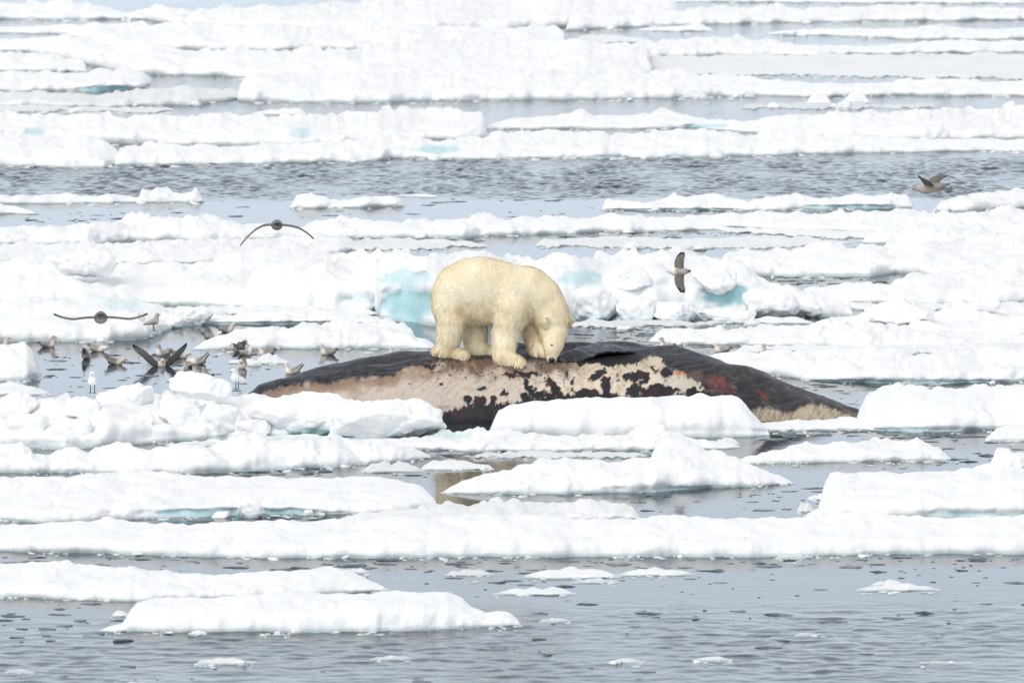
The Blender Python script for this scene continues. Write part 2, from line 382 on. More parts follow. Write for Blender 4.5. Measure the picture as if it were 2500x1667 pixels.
F('ice_floe', 'wide snowfield floe left, behind the broad dark lead, with two blue hollows', [(-150,262),(200,260),(300,268),(500,262),(620,264),(800,258),(950,250),(1000,246),(1120,262)], [(-150,320),(300,330),(700,336),(1120,322)], blue=[(690,303,40,16,0.55)])
F('ice_floe', 'leftmost floe on the far shore of the dark lead, with a blue dent', [(-150,306),(60,298),(100,290),(230,318),(282,350)], [(-150,384),(0,380),(240,387),(282,372)], blue=[(80,303,32,10,0.6)])
F('ice_floe', 'long snow ridge on the far shore of the dark lead, centre left', [(262,340),(400,332),(600,337),(850,318),(900,312),(1000,326),(1120,312),(1300,324),(1600,318)], [(262,380),(500,378),(840,371),(900,363),(1000,367),(1340,364),(1600,350)], blue=[(1000,346,55,16,0.7),(720,318,60,9,0.3)])
F('ice_floe', 'humped far floe between grey slush and the lead, right half', [(1110,290),(1180,272),(1300,262),(1340,250),(1360,262),(1500,260),(1520,247),(1550,262),(1640,275),(1720,278),(1800,265),(1960,262),(2060,258),(2100,250),(2200,244),(2352,244),(2500,244)], [(1110,297),(1300,297),(1600,293),(1700,304),(2100,322),(2500,318)], blue=[(1620,290,60,6,0.6)])
F('ice_floe', 'long knobbly floe on the far shore of the dark lead, right half', [(1110,304),(1300,301),(1400,306),(1600,299),(1720,310),(1800,301),(1900,306),(2100,318),(2352,320),(2500,320)], [(1110,352),(1340,366),(1500,362),(1700,359),(1950,352),(2100,350),(2260,347),(2352,347),(2500,347)], blue=[(1400,361,60,5,0.5)])
# --- floes on the near shore of the lead
F('ice_floe', 'low white floe with a knob at its right end on the dark lead, left', [(-150,451),(0,448),(100,448),(160,445),(180,451),(260,448),(318,456),(328,436),(385,432),(400,446),(435,442),(452,429),(468,446)], [(-150,467),(0,468),(468,464)], frac=0.8, gray=0.08)
F('ice_floe', 'narrow white floe alone in the calm water left of centre, below the lead', [(665,472),(680,449),(710,444),(730,456),(800,461),(870,449),(920,452),(930,458)], [(665,478),(800,477),(930,474)], frac=0.8, gray=0.05)
F('ice_floe', 'thin tongue of ice trailing right of the narrow white floe', [(900,449),(960,446),(1010,448)], [(900,453),(1010,453)], frac=0.7)
F('ice_floe', 'long ridged floe with a dark wet edge on calm water, right of centre', [(1380,478),(1392,455),(1420,462),(1480,466),(1500,460),(1550,450),(1650,450),(1720,461),(1790,450),(1810,444),(1840,450),(1870,459),(2000,450),(2085,448),(2098,462)], [(1380,484),(1700,484),(1900,480),(2098,476)], frac=0.75, blue=[(1950,475,110,5,0.6),(1560,482,160,3,0.5)])
F('ice_floe', 'lumpy floe at the right edge just below the flying grey bird', [(2140,484),(2162,458),(2200,452),(2250,442),(2300,435),(2352,431),(2500,431)], [(2140,490),(2250,486),(2352,474),(2500,472)], frac=0.7)
F('ice_floe', 'small floe at the left edge below the knobbed one', [(-150,470),(0,470),(50,478),(84,489)], [(-150,492),(84,492)], frac=0.7)
F('ice_floe', 'long snow ridge running behind the drooping winged flying bird', [(-150,522),(100,521),(230,510),(330,491),(420,500),(490,494),(540,510),(700,520),(760,501),(900,505),(1050,505),(1120,487),(1150,500),(1200,498),(1350,500),(1400,494),(1480,500),(1600,511),(1680,521)], [(-150,560),(200,566),(300,552),(460,554),(700,547),(1000,546),(1200,539),(1400,533),(1680,527)], frac=0.7, blue=[(720,546,40,4,0.6)])
F('ice_floe', 'pale ridge behind the long wet edged floe, reaching the right edge', [(1440,506),(1560,498),(1700,490),(1760,487),(1800,495),(1880,490),(2000,482),(2100,488),(2200,490),(2352,478),(2500,478)], [(1440,518),(1700,524),(1900,529),(2000,536),(2352,542),(2500,542)], frac=0.5, blue=[(1640,512,60,6,0.3)])
F('ice_floe', 'smooth domed floe at the right above the snowfield', [(1975,554),(2020,531),(2100,520),(2250,521),(2300,531),(2380,548)], [(1975,559),(2200,561),(2380,563)], frac=0.6)
F('ice_floe', 'low snow bank left, between the long ridge and the snowy mound', [(-150,562),(150,556),(450,552),(600,546),(780,541),(822,554)], [(-150,606),(400,608),(600,604),(780,585),(822,566)], frac=0.4, gray=0.05)
# --- middle pack behind the bear
F('ice_floe', 'wide snowfield with a tall mound at left, behind the swimming birds', [(-150,606),(50,604),(110,590),(150,575),(185,572),(230,580),(266,612),(400,602),(480,596),(560,578),(700,570),(850,576),(960,570)], [(-150,700),(0,700),(330,700),(560,706),(880,715),(960,716)], hmax=0.55, frac=0.5)
F('ice_floe', 'hummocked floe at left with blue shaded dents, under the wide winged gliding bird', [(-150,694),(0,690),(120,686),(200,684),(300,672),(330,690),(400,720)], [(-150,776),(0,782),(250,784),(340,776),(400,752)], hmax=0.5, blue=[(280,700,50,16,0.45),(130,745,60,9,0.25)])
F('ice_floe', 'tall blue walled ice hummock with a snow cap directly behind the bear', [(560,640),(640,612),(780,602),(850,588),(900,580),(1000,574),(1120,574),(1200,585)], [(560,708),(700,716),(860,716),(872,732),(1000,747),(1120,748),(1200,744)], hmax=0.95, frac=0.85, fh=0.85, lump=1.1, blue=[(935,640,75,24,0.6),(940,700,80,44,0.85),(820,688,50,14,0.5)], recess=0.25)
F('ice_floe', 'rubbly pale blue hummock behind the banking bird, right of the bear', [(1130,586),(1330,588),(1400,582),(1480,578),(1560,572),(1640,580),(1700,600),(1735,618),(1770,640),(1960,690)], [(1130,742),(1400,736),(1560,734),(1700,730),(1960,726)], hmax=0.85, frac=0.8, fh=0.8, lump=1.3, blue=[(1672,680,72,28,0.85),(1330,640,60,22,0.6),(1480,655,60,16,0.35),(1400,730,160,8,0.45),(1560,700,50,12,0.3)], recess=0.18)
F('ice_floe', 'snowfield at right above the slush filled pool', [(1640,596),(1720,580),(1800,576),(2000,562),(2150,548),(2352,545),(2500,545)], [(1640,640),(1760,637),(2000,634),(2060,626),(2352,654),(2500,654)], hmax=0.35, blue=[(2340,640,40,8,0.3)])
F('ice_floe', 'lumpy snow bank at right just below the slush filled pool', [(1830,668),(1870,656),(1960,652),(2040,656),(2100,628),(2200,620),(2352,606),(2500,604)], [(1830,692),(1960,694),(2150,704),(2352,696),(2500,696)], hmax=0.45)
F('ice_floe', 'big rounded snow dome near the right edge', [(1900,728),(1970,722),(2000,702),(2060,690),(2120,698),(2150,714),(2200,704),(2230,700),(2352,700),(2500,700)], [(1900,738),(2050,762),(2100,778),(2300,782),(2500,774)], hmax=0.5, frac=0.6)
F('ice_floe', 'long low floe behind the bird seen right of the carcass hump', [(1490,776),(1520,756),(1600,758),(1700,755),(1800,745),(1900,738),(2000,733),(2200,760),(2352,770),(2500,770)], [(1490,786),(1700,792),(2000,798),(2352,794),(2500,794)], hmax=0.3)
F('ice_floe', 'broad snowy floe beyond the tail end of the carcass', [(1600,822),(1660,812),(1700,812),(1800,806),(1900,800),(2100,806),(2300,797),(2352,795),(2500,795)], [(1600,832),(1700,850),(1850,872),(2100,880),(2352,876),(2500,874)], hmax=0.42, blue=[(2050,877,330,5,0.6)])
F('ice_floe', 'small thin floe between the slush and the low floe right of the bear', [(1700,738),(1760,728),(1830,730),(1870,738)], [(1700,742),(1870,744)], frac=0.7, gray=0.15)
F('ice_floe', 'smooth white floe floating left of the bear, behind the lone swimming bird', [(440,800),(470,782),(520,762),(600,753),(700,750),(760,744),(800,738),(850,742),(900,744),(945,754),(958,774),(1000,784)], [(440,803),(700,801),(1000,800)], hmax=0.4, frac=0.65, blue=[(940,768,20,8,0.35)])
F('ice_floe', 'thin grey shadowed floe between the snowfield and the birds', [(350,738),(450,727),(600,721),(750,716),(840,722),(885,734)], [(350,744),(600,745),(885,743)], frac=0.7, blue=[(640,742,200,3,0.5)])
F('ice_floe', 'rounded white block of ice at the left edge beside the bird pool', [(-150,790),(20,797),(52,788),(78,812),(96,852)], [(-150,876),(60,875),(96,868)], hmax=0.6, frac=0.85, blue=[(80,866,26,9,0.4)])
F('ice_floe', 'thin flat floe at the left edge below the rounded block', [(-150,880),(40,878),(90,892),(122,903)], [(-150,906),(122,907)], frac=0.4, gray=0.1)
# --- around the carcass
F('ice_floe', 'rubble covered floe at left in front of the bird pool', [(-150,900),(60,908),(130,902),(200,908),(260,902),(350,908),(400,902),(470,900),(560,892),(620,892),(700,916),(760,950)], [(-150,1022),(150,1030),(400,1012),(600,1004),(760,1004)], hmax=0.45, frac=0.55, lump=1.3, blue=[(330,1000,120,9,0.25),(80,1020,150,8,0.3)])
F('ice_floe', 'flat topped white slab hiding the belly of the carcass', [(1122,980),(1145,942),(1170,931),(1260,926),(1300,921),(1500,913),(1600,909),(1680,911),(1702,922),(1732,952),(1768,985)], [(1122,1000),(1400,1004),(1768,1000)], hmax=0.6, frac=0.9, fh=0.88, lump=0.5, blue=[(1620,990,200,7,0.3)], step=3)
F('ice_floe', 'low snow ledge below the flat topped slab in front of the carcass', [(560,1006),(700,1000),(840,1006),(900,1008),(1000,1002),(1100,985),(1130,985),(1300,1000),(1440,1000),(1465,978),(1510,978),(1540,994),(1600,1008),(1700,1022)], [(560,1016),(700,1020),(900,1030),(1100,1036),(1500,1034),(1700,1029)], hmax=0.35, blue=[(1030,1000,70,12,0.5),(700,1008,110,9,0.5)])
F('ice_floe', 'thick snowy floe at right touching the tail tip of the carcass', [(1955,978),(1968,955),(1990,912),(2060,896),(2200,893),(2352,882),(2500,882)], [(1955,986),(2100,990),(2250,988),(2352,990),(2500,990)], hmax=0.6, frac=0.65, blue=[(2120,986,160,4,0.6)])
F('ice_floe', 'thin ledge of ice under the tail stock of the carcass', [(1690,982),(1760,967),(1850,964),(1960,962),(2010,975)], [(1690,987),(1850,989),(2010,989)], frac=0.6)
F('ice_floe', 'small lumpy floe at the right edge level with the tail', [(2262,1004),(2290,982),(2352,966),(2500,962)], [(2262,1014),(2352,1012),(2500,1012)], frac=0.7)
F('ice_floe', 'crumbly snow ridge with a jagged crest at left, below the rubble', [(-150,1032),(30,1018),(52,1012),(80,1046),(150,1030),(200,1040),(270,1018),(330,1040),(480,1022),(560,1004),(600,1000),(640,1010),(740,1010),(760,994),(775,994),(830,1015),(900,1020),(990,1044)], [(-150,1088),(300,1084),(420,1088),(560,1083),(900,1064),(990,1052)], hmax=0.5, frac=0.75, lump=1.2, step=3, blue=[(90,1040,30,6,0.3)])
F('ice_floe', 'broad flat snow floe at left below the jagged ridge', [(-150,1094),(200,1090),(255,1084),(280,1070),(340,1073),(420,1093),(700,1096),(870,1092),(960,1112),(1005,1146)], [(-150,1188),(130,1200),(300,1192),(560,1184),(780,1180),(900,1178),(1005,1166)], hmax=0.28, frac=0.3, fh=0.85, lump=0.6, blue=[(560,1178,230,12,0.7)])
F('ice_floe', 'greyish low floe just above the long floe, left of centre', [(770,1192),(850,1178),(1000,1160),(1150,1152),(1400,1151),(1455,1162),(1472,1186)], [(770,1200),(1100,1200),(1472,1194)], hmax=0.25, gray=0.22)
F('ice_floe', 'wedge shaped floe rising to a sharp white peak, front centre', [(1012,1131),(1060,1106),(1100,1087),(1200,1066),(1300,1051),(1420,1052),(1492,1054),(1506,1014),(1522,1003),(1560,1012),(1600,1025),(1700,1056),(1825,1108)], [(1012,1134),(1200,1133),(1500,1128),(1825,1112)], hmax=0.6, frac=0.6, lump=0.7, step=3, blue=[(1550,1122,180,4,0.5)])
F('ice_floe', 'long low floe with a knob at right, behind the peaked floe', [(1690,1058),(1750,1036),(1850,1013),(1960,1016),(2010,1005),(2050,1002),(2080,1014),(2105,1004),(2160,1026),(2184,1050)], [(1690,1064),(1950,1062),(2184,1057)], hmax=0.32, frac=0.65)
F('ice_floe', 'thick steep sided floe at the right edge, front, with a tall shoulder', [(1845,1182),(1880,1166),(1893,1110),(1905,1090),(1950,1084),(2200,1076),(2280,1064),(2296,1034),(2352,1022),(2500,1016)], [(1845,1188),(2100,1190),(2352,1190),(2500,1190)], hmax=0.5, frac=0.45, fh=0.8, lump=0.6, blue=[(2240,1180,150,9,0.55),(2330,1062,30,14,0.3)])
F('ice_floe', 'longest snow covered floe spanning the whole foreground', [(-150,1216),(100,1206),(240,1195),(300,1200),(500,1201),(800,1196),(900,1186),(980,1196),(1010,1189),(1150,1183),(1280,1186),(1350,1191),(1600,1181),(1800,1186),(2000,1181),(2200,1184),(2352,1176),(2500,1174)], [(-150,1264),(0,1266),(250,1270),(600,1281),(1000,1280),(1600,1277),(2352,1271),(2500,1270)], hmax=0.38, frac=0.5, fh=0.72, step=3, lump=0.6)
F('ice_floe', 'pale low floe at the lower left, behind the nearest big floe', [(-150,1302),(0,1296),(70,1289),(150,1291),(200,1296),(300,1302),(500,1318),(700,1307),(760,1299),(800,1312),(895,1352)], [(-150,1368),(100,1374),(300,1379),(600,1370),(895,1355)], hmax=0.3, frac=0.45, fh=0.7, lump=0.6)
F('ice_floe', 'nearest big white floe with a flat back at lower left', [(228,1445),(280,1432),(296,1408),(315,1388),(360,1376),(430,1370),(500,1371),(560,1364),(700,1359),(860,1356),(1030,1355),(1062,1370),(1085,1390),(1115,1408),(1160,1406),(1195,1420)], [(228,1449),(500,1454),(700,1453),(900,1449),(1195,1437)], hmax=0.42, frac=0.6, fh=0.8, step=3, lump=0.55)
# --- thin slushy sheets between the floes
F('slush_sheet', 'speckled slush sheet behind the rubbly hummock, right of the bear', [(1230,550),(1400,544),(1600,548),(1800,542),(1960,552)], [(1230,566),(1500,572),(1800,570),(1960,562)], hmax=0.05, gray=0.25)
F('slush_sheet', 'speckled slush sheet left behind the bear, above its back', [(800,556),(900,550),(1000,552),(1120,556)], [(800,572),(950,576),(1120,568)], hmax=0.05, gray=0.25)
F('slush_sheet', 'pale slush sheet between two broad floes beyond the tail, at right', [(1690,796),(1900,790),(2200,786),(2500,780)], [(1690,808),(1900,812),(2200,814),(2500,808)], hmax=0.06, gray=0.1)
F('slush_sheet', 'pale slush sheet below the dome at the right edge', [(2000,772),(2150,766),(2350,762),(2500,760)], [(2000,786),(2200,792),(2500,790)], hmax=0.08, gray=0.08)
F('slush_sheet', 'thin slush sheet in the narrow lead behind the peaked floe', [(1090,1042),(1250,1036),(1400,1038),(1490,1044)], [(1090,1050),(1300,1054),(1490,1050)], hmax=0.04, gray=0.3)
F('slush_sheet', 'pale slush sheet between the wide snowfield and the standing bird', [(340,708),(500,704),(700,706),(870,712)], [(340,722),(600,724),(870,724)], hmax=0.06, gray=0.06)
F('slush_sheet', 'slush sheet along the foot of the rubble hummock', [(1310,738),(1450,735),(1600,736),(1720,732)], [(1310,750),(1500,752),(1720,744)], hmax=0.05, gray=0.35)
F('slush_sheet', 'pale slush sheet under the lumpy snow bank at right', [(1840,692),(2000,694),(2200,700),(2500,694)], [(1840,704),(2000,712),(2200,716),(2500,712)], hmax=0.08, gray=0.06)
F('slush_sheet', 'broad pale slush sheet below the long ridge, right of centre', [(1640,520),(1800,524),(1960,530),(2100,536),(2500,538)], [(1640,530),(1800,540),(2000,552),(2500,560)], hmax=0.06, gray=0.1)
F('slush_sheet', 'grey slush sheet in the far water, upper right', [(1700,240),(1850,236),(2000,238),(2150,242)], [(1700,248),(1900,250),(2150,250)], hmax=0.05, gray=0.4)
F('slush_sheet', 'grey slush sheet left in the far water above the snowfield', [(-150,246),(100,244),(300,248),(420,252)], [(-150,256),(200,258),(420,258)], hmax=0.05, gray=0.35)
F('slush_sheet', 'broken slush sheet between the jagged ridge and the rubble', [(380,1018),(500,1012),(600,1010)], [(380,1026),(500,1028),(600,1022)], hmax=0.04, gray=0.1, blue=[(500,1022,120,8,0.4)])
# --- small foreground floes
SM = [(1198,1425,1293,1328,'small rounded floe touching another to its right, below the long floe'), (1416,1596,1295,1322,'small rounded floe touching another to its left, below the long floe'),
 (1130,1322,1340,1367,'small smooth floe right of the nearest big floe tip'), (1966,2162,1334,1357,'small two tiered floe at lower right, its long lower part'), (2000,2080,1326,1346,'short upper lump behind the two tiered floe at lower right'),
 (452,590,1504,1524,'white snow topped floe in ruffled water at the bottom left'), (850,948,1501,1515,'low snow topped floe in ruffled water, bottom left of centre'), (1590,1682,1505,1518,'wedge shaped small floe in ruffled water, bottom right of centre'),
 (1238,1310,1413,1429,'little grey topped floe right of the nearest big floe'), (1022,1134,1298,1322,'grey slushy floe between the long floe and the nearest big floe'), (256,300,1394,1417,'tiny floe at the left shoulder of the nearest big floe'),
 (828,972,1058,1084,'flat little floe right below the jagged ridge tip'), (965,1135,1053,1080,'thin floe behind the left tip of the peaked floe'), (245,360,1558,1585,'snowy floe cut off by the bottom edge of the picture'),
 (1405,1482,1506,1523,'ragged little floe in ruffled water, bottom centre right'), (1852,1905,1132,1150,'tiny floe left of the steep sided floe at right'), (1830,1870,1150,1175,'tiny grey floe tucked by the foot of the steep sided floe'),
 (775,850,1298,1318,'little floe behind the right end of the pale low floe'), (1310,1420,1322,1340,'thin slushy floe under the pair of rounded floes'), (2112,2232,1516,1524,'flat streak of ice in ruffled water, bottom right'),
 (95,200,1290,1306,'dark edged slush floe at lower left below the long floe'), (1640,1700,1004,1024,'small round lump in front of the slab, near the tail reflection'), (1120,1165,1140,1158,'single white lump afloat below the peaked floe'),
 (1780,1850,1262,1284,'low slush cake along the front edge of the long floe, right of centre'), (10,80,1532,1546,'faint flat floe at the bottom left corner'), (1825,1885,1451,1460,'pale little floe in calm water, lower right'),
 (1880,1960,680,700,'round boulder of ice at the foot of the lumpy snow bank'), (520,600,820,836,'small white ice cake among the swimming birds, left one'), (588,665,812,836,'small white ice cake among the swimming birds, right one'),
 (1340,1460,742,750,'thin slush streak right of the bear')]
for i, (a, b, t, bt, lab) in enumerate(SM):
    if bt > 1300: t = bt - (bt - t) * 0.74
    rr = np.random.RandomState(50 + i); m = rr.uniform(0.25, 0.65)
    top = [(a, bt - 3)] + [(a + (b - a) * f, bt - (bt - t) * np.clip(math.sin(math.pi * f ** (0.6 + 0.8 * m)) ** 0.55 * rr.uniform(0.62, 1.08), .1, 1.1)) for f in np.linspace(0.06, 0.94, 9)] + [(b, bt - 2)]
    _ = [(a, bt - 3), (a + (b - a) * 0.12, t + (bt - t) * 0.35), (a + (b - a) * m, t), (a + (b - a) * (m + 0.2), t + rr.uniform(0, 4)), (b - (b - a) * 0.08, t + (bt - t) * 0.45), (b, bt - 2)]
    F('small_ice_floe', lab, top, [(a, bt), (b, bt - 1)], frac=0.5, lump=0.6, gray=0.35 if 'grey' in lab or 'slush' in lab or 'ragged' in lab or 'flat' in lab else 0.25 if 'ruffled' in lab else 0.14, step=2.5, edge=7, cat='ice floe', seed=i, group='small floes among the larger ice')

# ------------------------------------------------------------------ blocks of ice
def block(name, label, x0, x1, yt, yb, yw, depth=None, seed=0, sq=3.0, gray=0.0, blue=0.0, tilt=0.0, group=None, rough=1.0):
    """block spanning x0..x1 and rows yt..yb, standing at the depth of water row yw (2352-wide units)"""
    if yw - yb <= 14: yb = yw + 9
    _, Y = on_water(1250, yw * D)
    X0, zt = at_depth(x0 * D, yt * D, Y); X1, zb = at_depth(x1 * D, yb * D, Y)
    cx, cz = (X0 + X1) / 2, (zt + zb) / 2; rx, rz = (X1 - X0) / 2, (zt - zb) / 2
    ry = depth / 2 if depth else rx * 0.7
    n = int(np.clip(max(rx, rz) * 2 * FPX / Y / 5, 10, 40))
    # cube sphere
    V = []; Q = []
    t = np.linspace(-1, 1, n + 1); tt = np.tan(t * math.pi / 4)
    a, b = np.meshgrid(tt, tt, indexing='ij')
    for ax in range(3):
        for s in (-1, 1):
            P = np.zeros((n + 1, n + 1, 3)); P[..., ax] = s; P[..., (ax + 1) % 3] = a; P[..., (ax + 2) % 3] = b
            P = P.reshape(-1, 3); f = grid_faces(n + 1, n + 1)
            if s < 0: f = f[:, ::-1]
            Q.append(f + sum(len(v) for v in V)); V.append(P)
    V = np.concatenate(V); Q = np.concatenate(Q)
    U = V / np.linalg.norm(V, axis=1)[:, None]
    k = np.sum(np.abs(U) ** sq, axis=1) ** (-1 / sq)
    rr = np.random.RandomState(seed + 300)
    for _ in range(9):                                         # broken faces
        nn = rr.normal(size=3); nn /= np.linalg.norm(nn); d = rr.uniform(0.66, 0.98)
        dd = U @ nn; lim = np.where(dd > 0.05, d / np.maximum(dd, 0.05), 9); k = np.minimum(k, np.maximum(lim, 0.55))
    mx = np.max(np.abs(U * k[:, None]), axis=0)
    P = U * k[:, None] / mx
    W = P * np.array([rx, ry, rz])
    q = 1 / max(min(rx, rz), 0.05)
    dsp = (np.abs(perlin(W[:, 0] * q * .9, W[:, 1] * q * .9, W[:, 2] * q * .9, seed)) - 0.2) * 0.34 + perlin(W[:, 0] * q * 2.4, W[:, 1] * q * 2.4, W[:, 2] * q * 2.4, seed + 1) * 0.12 + perlin(W[:, 0] * q * 6, W[:, 1] * q * 6, W[:, 2] * q * 6, seed + 2) * 0.05
    W = W + U * (dsp * min(rx, rz) * rough)[:, None]
    ct, st = math.cos(tilt), math.sin(tilt)
    W = np.stack([W[:, 0] * ct - W[:, 2] * st, W[:, 1], W[:, 0] * st + W[:, 2] * ct], 1)
    zw = W[:, 2] + cz
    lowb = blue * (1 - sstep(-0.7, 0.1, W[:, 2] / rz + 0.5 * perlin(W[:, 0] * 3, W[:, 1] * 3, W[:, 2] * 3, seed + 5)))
    wet = (1 - sstep(0.01, 0.06, zw)) * 0.9
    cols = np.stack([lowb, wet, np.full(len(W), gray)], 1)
    key = np.round(W, 5); _, ui, inv = np.unique(key, axis=0, return_index=True, return_inverse=True)
    inv = inv.ravel()
    o = link(name, mk_mesh(name, W[ui], inv[Q], ICE, cols[ui], 'Ice'), None, (cx, Y, cz))
    return tag(o, label, 'ice block', group)
BL = [ # left pile in front of the bird pool
 (222,356,880,968,985,'broad pale block with a flat top, right of the front facing white gull',0.15,3.4), (388,532,857,915,982,'sloping slab of ice tilted on the rubble near the carcass tip',0.1,3.5),
 (576,832,893,1006,1000,'big rounded ice boulder lying against the left end of the carcass',0.75,2.8), (758,1016,921,1014,1012,'big wedge of white ice in front of the brown flank of the carcass',0.5,3.0),
 (10,118,948,1038,1018,'rounded boulder at the left edge of the rubble',0.5,2.6), (100,232,962,1028,1020,'lumpy boulder left of centre in the left rubble',0.4,2.6),
 (258,366,948,1012,1006,'upright boulder below the flat topped pale block',0.3,2.8), (366,470,908,985,1000,'jagged boulder in the middle of the rubble under the tilted slab',0.3,2.8),
 (440,560,930,998,1004,'crumbled boulder left of the big rounded ice boulder',0.35,2.6), (0,90,900,965,985,'low boulder at the far left of the rubble crest',0.2,2.6), (150,235,912,965,1000,'small boulder under the front facing white gull',0.2,2.6),
 (520,620,960,1005,1006,'low boulder at the foot of the big rounded one',0.35,2.6),
 # slab foot
 (1455,1548,976,1022,1028,'rounded lump on the ledge below the flat topped slab, right one',0.1,2.5), (1335,1420,1000,1024,1028,'small lump on the ledge below the flat topped slab, left one',0.1,2.5),
 (1100,1215,985,1020,1022,'broad lump at the left foot of the flat topped slab',0.3,2.6),
 # blue hummock rubble
 (1320,1420,660,738,738,'pale blue rubble boulder right of the bear head',0.5,2.7), (1410,1505,676,736,737,'rounded rubble boulder left of the banking bird',0.5,2.6), (1500,1600,690,736,737,'low rubble boulder under the banking bird',0.5,2.6),
 (1600,1740,706,738,736,'wide low rubble boulder below the sky blue ice face',0.5,2.7), (1700,1830,668,728,733,'white boulder right of the sky blue ice face',0.25,2.7), (1820,1890,690,722,728,'small white boulder at the right end of the rubble',0.2,2.5),
 (1380,1500,612,680,730,'snowy boulder on the hummock between the bear and the banking bird',0.2,2.7), (1590,1690,612,672,728,'snowy boulder on the hummock right of the banking bird',0.15,2.7),
 (350,420,720,752,752,'small blue grey boulder left of the thin grey floe',0.6,2.6), (400,490,706,745,745,'rounded blue grey boulder above the thin grey floe',0.5,2.6), (260,345,716,765,772,'white boulder below the blue dents, beside the standing bird',0.3,2.6),
 # peaked and right floes
 (2270,2352,1030,1090,1130,'tall snow boulder on the steep sided floe at the right edge',0.2,2.8), (2240,2300,688,716,760,'snow boulder on the dome at the right edge',0.15,2.5),
 (1985,2145,690,742,770,'large smooth snow boulder making the dome near the right edge',0.1,2.4), (2145,2185,472,490,490,'small white block left of the floe under the flying grey bird',0.1,3.0),
 (110,268,574,640,690,'large white mound boulder on the snowfield at left',0.05,2.4), (545,610,1148,1180,1188,'low lump on the turquoise edge of the broad flat floe',0.4,2.6)]
for i, (a, b, t, bt, yw, lab, bl, sq) in enumerate(BL):
    block('ice_block', lab, a, b, t, bt, yw, seed=i, blue=bl, sq=sq, tilt=-0.12 if 'tilted' in lab else 0.0, group='ice blocks and boulders')

